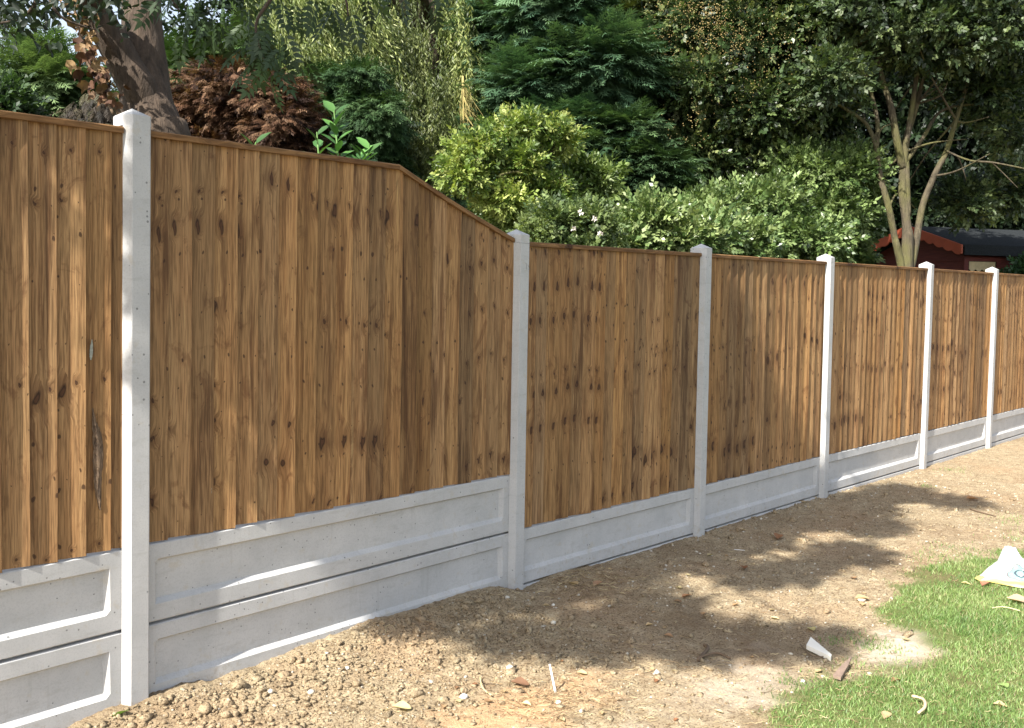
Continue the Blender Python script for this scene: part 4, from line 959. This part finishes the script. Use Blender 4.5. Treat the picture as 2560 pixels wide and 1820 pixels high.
def single(name, px, py, r, mat, label, cat, col=None, sq=.75, group=None, seed=1, zoff=.4):
    p = onZ(px, py, 0); z = float(gz(p[0], p[1]))
    for _ in range(4): p = onZ(px, py, z+r*.4); z = float(gz(p[0], p[1]))
    v = np.array(lump((0, 0, 0), r, seed, sq)); me = mesh_q(v, IF, np.tile(col, (len(v), 1)) if col else None, smooth=True)
    o = link(name, me, mat); o.location = (p[0], p[1], z+r*zoff); tag(o, label, cat, group)
single('soil_clod', 596, 1712, .030, LUMP, 'largest brown soil clod under the second bay of the fence', 'clod', seed=2)
single('soil_clod', 512, 1772, .026, LUMP, 'yellowish soil clod in the left foreground below the largest clod', 'clod', seed=3)
single('soil_clod', 585, 1785, .020, LUMP, 'yellowish soil clod just right of another in the left foreground', 'clod', seed=4)
single('stone', 1160, 1742, .017, STONE.m, 'bright white flint stone on the open soil at the bottom centre', 'stone', (.85, .83, .78), seed=5)
single('stone', 1275, 1672, .018, STONE.m, 'pale stone beside the cluster of dry straw at bottom centre', 'stone', (.75, .68, .55), seed=6)
single('stone', 676, 1730, .012, STONE.m, 'small round pale stone right of the largest clod', 'stone', (.6, .55, .45), seed=7)
single('stone', 778, 1730, .014, STONE.m, 'pale round stone between the clod and the centre of the foreground', 'stone', (.62, .56, .44), seed=8)
single('stone', 868, 1670, .009, STONE.m, 'small white stone on the sunny edge of the soil heap', 'stone', (.8, .78, .7), seed=9)
single('stone', 1268, 1494, .013, STONE.m, 'whitish stone at the foot of the second post', 'stone', (.6, .57, .5), seed=10)
single('stone', 1396, 1756, .011, STONE.m, 'round white pebble below the upright white strip', 'stone', (.8, .78, .72), seed=11)
single('stone', 1384, 1556, .013, STONE.m, 'pale chip in the shaded soil above the upright white strip', 'stone', (.62, .6, .52), seed=12)
single('stone', 1383, 1512, .009, STONE.m, 'white pebble in the shaded soil right of the second post', 'stone', (.75, .73, .66), seed=13)
single('stone', 2007, 1703, .011, STONE.m, 'white pebble between the lawn edge and the dark tile shard', 'stone', (.85, .83, .8), seed=14)
single('stone', 2153, 1500, .022, STONE.m, 'flattish tan stone at the end of the long shadow', 'stone', (.55, .45, .33), sq=.35, seed=15)
# dry leaves
def leaf_obj(px, py, size, rot, col, label, group=None, curl=.3, cat='leaf', nm='fallen_leaf', tilt=.15):
    p = onZ(px, py, -.03); z = float(gz(p[0], p[1])); p = onZ(px, py, z+.006)
    v = []; N = 7
    for i in range(N+1):
        t = i/N; wv = .36*math.sin(math.pi*t**.8)*(1+.12*math.sin(i*5.1+rot))+.01
        for s in (-1, -.5, 0, .5, 1): v.append((s*wv, t-.5, curl*(abs(s)**1.5)*wv*1.6+curl*.5*(t-.5)**2+.03*math.sin(7*t+3*s)))
    q = [(i*5+j, i*5+j+1, (i+1)*5+j+1, (i+1)*5+j) for i in range(N) for j in range(4)]
    me = mesh_q(np.array(v)*size, np.array(q), np.tile(col, (len(v), 1)), smooth=True); o = link(nm, me, DRY); o.location = (p[0], p[1], float(gz(p[0], p[1]))+size*.14)
    o.rotation_euler = (tilt*math.sin(rot*3), tilt*math.cos(rot*5), rot); tag(o, label, cat, group)
BRN = (.26, .12, .06); TAN = (.50, .36, .20); YEL = (.58, .50, .24)
leaf_obj(1300, 1712, .075, .6, (.22, .12, .07), 'curled dark brown leaf left of the upright white strip')
leaf_obj(1860, 1423, .070, 2.2, BRN, 'long brown curled leaf in the shade in front of the fourth post')
leaf_obj(1716, 1492, .060, 1.2, (.36, .19, .10), 'rusty brown leaf on the soil halfway between fence and bottom edge')
leaf_obj(2030, 1574, .062, 2.3, YEL, 'small folded yellow leaf just above the white wedge')
leaf_obj(2155, 1498, .08, .9, TAN, 'pale tan leaf on the sunny patch of bare soil')
leaf_obj(2463, 1462, .075, 1.4, (.40, .19, .12), 'reddish-brown leaf on the grass in front of the plastic sack')
leaf_obj(2552, 1508, .14, .5, (.58, .40, .26), 'large tan leaf on the grass cut by the right picture edge', curl=.15)
leaf_obj(2415, 1460, .05, .3, YEL, 'small pale yellow leaf on the grass left of the sack')
leaf_obj(2155, 1497+15, .05, 2.0, TAN, 'narrow tan leaf beside the flat stone')
leaf_obj(1780, 1315, .07, .2, BRN, 'brown leaf lying close to the gravel board of the fourth bay')
leaf_obj(1945, 1345, .10, 1.9, (.28, .14, .07), 'broad brown leaf in the deepest shade of the soil strip')
leaf_obj(2430, 1250, .10, .8, (.42, .22, .10), 'orange-brown crumpled leaf at the far end of the soil strip')
leaf_obj(1494, 1460, .07, 1.6, (.40, .24, .14), 'brown leaf beside the dry roots near the second post')
leaf_obj(1435, 1455, .07, 2.9, TAN, 'tan leaf on the dry roots near the second post')
leaf_obj(2150, 1496-0, .045, 2.9, YEL, 'cream coloured leaf on the soil left of the grass point', nm='fallen_leaf')
leaf_obj(2158, 1500+0, .03, 1.1, TAN, 'tiny tan leaf on top of the flat stone')
leaf_obj(2240, 1703, .05, 1.1, (.30, .16, .09), 'brown leaf in the lower lawn', curl=.4)
leaf_obj(2500, 1765, .05, .4, (.55, .40, .24), 'light brown leaf in the lower right corner of the lawn', curl=.4)
leaf_obj(2510, 1715, .06, 2.4, (.30, .42, .14), 'fresh green leaf lying in the grass at lower right', curl=.2)
leaf_obj(2215, 1790, .055, 1.7, TAN, 'tan leaf at the bottom of the lawn', curl=.3)
leaf_obj(1005, 1770, .07, .7, (.60, .52, .26), 'yellow withered leaf in the bottom centre soil', curl=.35)
leaf_obj(1110, 1768, .045, 2.1, (.42, .28, .16), 'small dry brown leaf left of the white flint')
leaf_obj(302, 1783, .055, 1.2, (.20, .34, .08), 'fresh green leaf at the foot of the tallest post', curl=.25, tilt=.4)
for k in range(46):
    for _ in range(20):
        px, py = rng.uniform(900, 2500), rng.uniform(1230, 1810)
        p = onZ(px, py, -.03)
        if p[1] < -.12 and lawn_mask(p[0], p[1]) < .3: break
    leaf_obj(px, py, rng.uniform(.022, .045), rng.uniform(0, 6), tuple(pal(1, [BRN, TAN, (.5, .42, .24)])[0]), 'small curled dry leaf scrap on the bare soil', 'dry leaf scraps scattered on the soil', rng.uniform(.15, .5))
# straw and rootlets
def straws():
    m = MB(); allp = []
    for k in range(2200):
        if k < 420: c = onZ(rng.normal(1470, 70), rng.normal(1450, 18), -.02)
        elif k < 800: c = onZ(rng.normal(1400, 90), rng.normal(1740, 30), -.03)
        else: c = onZ(rng.uniform(900, 2560), rng.uniform(1240, 1830), -.03)
        if c[1] > -.02: continue
        L = rng.uniform(.01, .06); a = rng.uniform(0, 2*math.pi) if rng.random() < .5 else rng.normal(-.6, .5); cv = rng.normal(0, .5); P_ = []
        for j in range(4):
            t = j/3-.5; x = c[0]+math.cos(a+cv*t)*L*t; y = min(c[1]+math.sin(a+cv*t)*L*t, -.004); P_.append((x, y))
        allp.append(P_)
    A = np.array(allp); Zs = gz(A[:, :, 0], A[:, :, 1])+.004+rng.uniform(0, .008, A.shape[:2]); cs = pal(len(A), [(.14, .08, .045), (.34, .24, .13), (.60, .50, .30)])
    for P_, zz, cc in zip(A, Zs, cs): m.tube([(p[0], p[1], z) for p, z in zip(P_, zz)], [.0011]*4, 3, 0, c=cc)
    tag(m.build('dry_straw', DRY), 'dry straw bits and fine rootlets strewn over the soil', 'straw', kind='stuff')
straws()
def stick(pts, r, mat, name, label, cat):
    m = MB(); P_ = []
    for (a, b_, dz) in pts:
        p = onZ(a, b_, -.03); z = float(gz(p[0], p[1])); p = onZ(a, b_, z+dz); P_.append((p[0], p[1], z+dz))
    pp, rr = smooth_path(P_, [r]*len(P_), 4); m.tube(pp, rr, 6, .15); tag(m.build(name, mat, None, True), label, cat)
STRAW = mat_plain('straw', (.62, .52, .28), .7); WHITE = mat_plain('white_plastic', (.86, .86, .85), .35, .03, 10, 0, .5)
stick([(1200, 1690, .012), (1206, 1718, .02), (1228, 1738, .012)], .003, STRAW, 'curved_straw', 'pale curved straw stalk left of the brown leaf at bottom centre', 'straw')
stick([(1745, 1645, .01), (1790, 1632, .016), (1825, 1645, .01)], .006, TWIG, 'twig', 'short dark bent twig in the shade below the fourth post', 'twig')
stick([(1745, 1650, .006), (1770, 1620, .012), (1760, 1612, .015)], .008, TWIG, 'twig', 'knobbly brown root piece beside the bent twig', 'twig')
stick([(2000, 1610, .008), (2030, 1640, .01), (2070, 1640, .008)], .0025, TWIG, 'twig', 'thin twig lying beside the white wedge', 'twig')
stick([(2425, 1272, .01), (2455, 1281, .012), (2490, 1290, .01)], .005, TWIG, 'twig', 'straight dark stick at the far end of the soil strip', 'twig')
stick([(2280, 1740, .025), (2308, 1748, .03), (2312, 1768, .03), (2296, 1782, .025)], .006, mat_plain('peel', (.62, .47, .30), .7), 'bark_curl', 'pale curved strip of bark lying on the lower lawn', 'bark strip')
stick([(2480, 1520, .02), (2510, 1517, .025), (2550, 1527, .02)], .0028, STRAW, 'twig', 'thin pale stalk on the grass near the right picture edge', 'twig')
# white strip standing in the soil, white chip on shade
def strip_obj():
    p = onZ(1391, 1722, -.03); z = float(gz(p[0], p[1])); m = MB(); h = .115; w_ = .0085
    top = np.array([p[0], p[1], z])-_r*.028+np.array([0, 0, h])-_fw*.0; b = np.array([p[0], p[1], z-.02]); s = _r*w_/2; t = np.array([_fw[0], _fw[1], 0])*.003
    m.add([b-s-t, b+s-t, b+s+t, b-s+t, top-s-t, top+s*.7-t, top+s*.7+t, top-s+t], [(0, 3, 2, 1), (4, 5, 6, 7), (0, 1, 5, 4), (1, 2, 6, 5), (2, 3, 7, 6), (3, 0, 4, 7)])
    tag(m.build('plastic_strip', WHITE), 'thin white plastic strip sticking up from the soil at bottom centre', 'plastic strip')
    q0 = onZ(1838, 1368, -.02); q1 = onZ(1862, 1370, -.02); m = MB(); z = float(gz(q0[0], q0[1]))+.012; d = np.array([0, .008, 0])
    a, b = np.array([q0[0], q0[1], z]), np.array([q1[0], q1[1], z]); u_ = np.array([0, 0, .003])
    m.add([a, b, b+d, a+d, a+u_, b+u_, b+d+u_, a+d+u_], [(0, 3, 2, 1), (4, 5, 6, 7), (0, 1, 5, 4), (1, 2, 6, 5), (2, 3, 7, 6), (3, 0, 4, 7)])
    tag(m.build('plastic_chip', WHITE), 'small flat white plastic chip on shaded soil near the fourth post', 'plastic chip')
strip_obj()
def prism(name, pxs, z0s, th, mat, label, cat):
    P_ = []
    for (a, b_), dz in zip(pxs, z0s):
        p = onZ(a, b_, -.03); z = float(gz(p[0], p[1])); z = min(max(z, -.06), -.01); p = onZ(a, b_, z+dz); P_.append(np.array([p[0], p[1], z+dz]))
    n = len(P_); m = MB(); m.add(P_+[p-np.array([0, 0, th]) for p in P_], [tuple(range(n)), tuple(range(2*n-1, n-1, -1))]+[(i, i+n, (i+1) % n+n, (i+1) % n) for i in range(n)])
    tag(m.build(name, mat), label, cat)
prism('wood_wedge', [(2016, 1612), (2027, 1592), (2079, 1636), (2077, 1642)], [.03, .045, .025, .022], .02, mat_plain('planed_white_wood', (.88, .85, .76), .5, .04, 10, .05), 'white tapered wooden wedge lying on the soil near the lawn', 'wedge')
prism('tile_shard', [(2082, 1688), (2098, 1668), (2129, 1640), (2122, 1660), (2102, 1694)], [.02, .035, .04, .03, .02], .012, mat_plain('old_tile', (.24, .17, .13), .8, .2, 40, .2), 'brown broken tile shard leaning out of the soil by the lawn edge', 'tile shard')
# plastic sack
def sack():
    a = onZ(2442, 1446, -.02); m = NT('sack_plastic'); uv = m.n('ShaderNodeAttribute', attribute_name='wc').outputs['Vector']
    s = m.n('ShaderNodeSeparateXYZ'); m.l(uv, s.inputs[0])
    d = m.math('SQRT', m.math('ADD', m.math('POWER', m.math('SUBTRACT', s.outputs[0], .40), 2.), m.math('POWER', m.math('SUBTRACT', s.outputs[1], .22), 2.)))
    c = m.mix(m.ramp(m.math('ABSOLUTE', m.math('SUBTRACT', s.outputs[1], .5)), [(.36, 0.), (.43, 1.)]), (.50, .51, .50), (.52, .42, .12))
    c = m.mix(m.math('LESS_THAN', s.outputs[0], .07), c, (.52, .43, .14))
    c = m.mix(m.math('LESS_THAN', d, .13), c, (.16, .15, .15)); c = m.mix(m.math('LESS_THAN', d, .115), c, (.20, .34, .32))
    v = m.n('ShaderNodeTexVoronoi'); v.inputs['Scale'].default_value = 22; m.l(uv, v.inputs['Vector'])
    ins = m.math('MULTIPLY', m.math('LESS_THAN', d, .10), m.math('LESS_THAN', v.outputs['Distance'], .38)); c = m.mix(ins, c, (.5, .52, .5))
    ring = m.math('LESS_THAN', m.math('ABSOLUTE', m.math('SUBTRACT', d, .05)), .012); c = m.mix(ring, c, (.06, .08, .10))
    m.l(c, m.b.inputs['Base Color']); m.b.inputs['Roughness'].default_value = .38
    N, K = 70, 50; V = []; E_ = []
    ux = np.array([.72, -.69]); vy = np.array([.69, .72])
    for side in (1, -1):
        for j in range(K+1):
            for i in range(N+1):
                u, v_ = i/N, j/K; h = (max(0, 1-(2*v_-1)**4)**.6)*(max(0, 1-(2*u-1)**6)**.6)
                th = -.0+.03+.125*math.exp(-((u-.30)/.12)**2)*math.exp(-((v_-.55)/.3)**2)-.03*math.exp(-((u-.6)/.1)**2)
                z = h*th*(1+.4*mn.noise(Vector((u*6, v_*5, 3)))+.2*mn.noise(Vector((u*17, v_*15, 1)))+.12*abs(mn.noise(Vector((u*30+v_*20, v_*9, 2)))))*(1 if side == 1 else .12)*side
                pin = 1-.85*math.exp(-(u/.17)**2)
                p = ux*u*.72+vy*((v_-.5)*pin)*.40; V.append((p[0], p[1], z)); E_.append((u*1.5, v_, 0))
    n1 = N+1; M_ = (N+1)*(K+1); Q = []
    for j in range(K):
        for i in range(N): q0 = j*n1+i; Q.append((q0, q0+1, q0+n1+1, q0+n1)); Q.append((M_+q0, M_+q0+n1, M_+q0+n1+1, M_+q0+1))
    me = mesh_q(np.array(V), np.array(Q), None, 'plastic_sack', True, np.array(E_)); o = link('plastic_sack', me, m.m); o.location = (a[0], a[1], float(gz(a[0], a[1]))+.012)
    tag(o, 'crumpled white and yellow plastic sack with round printed emblem on the grass edge', 'sack')
sack()
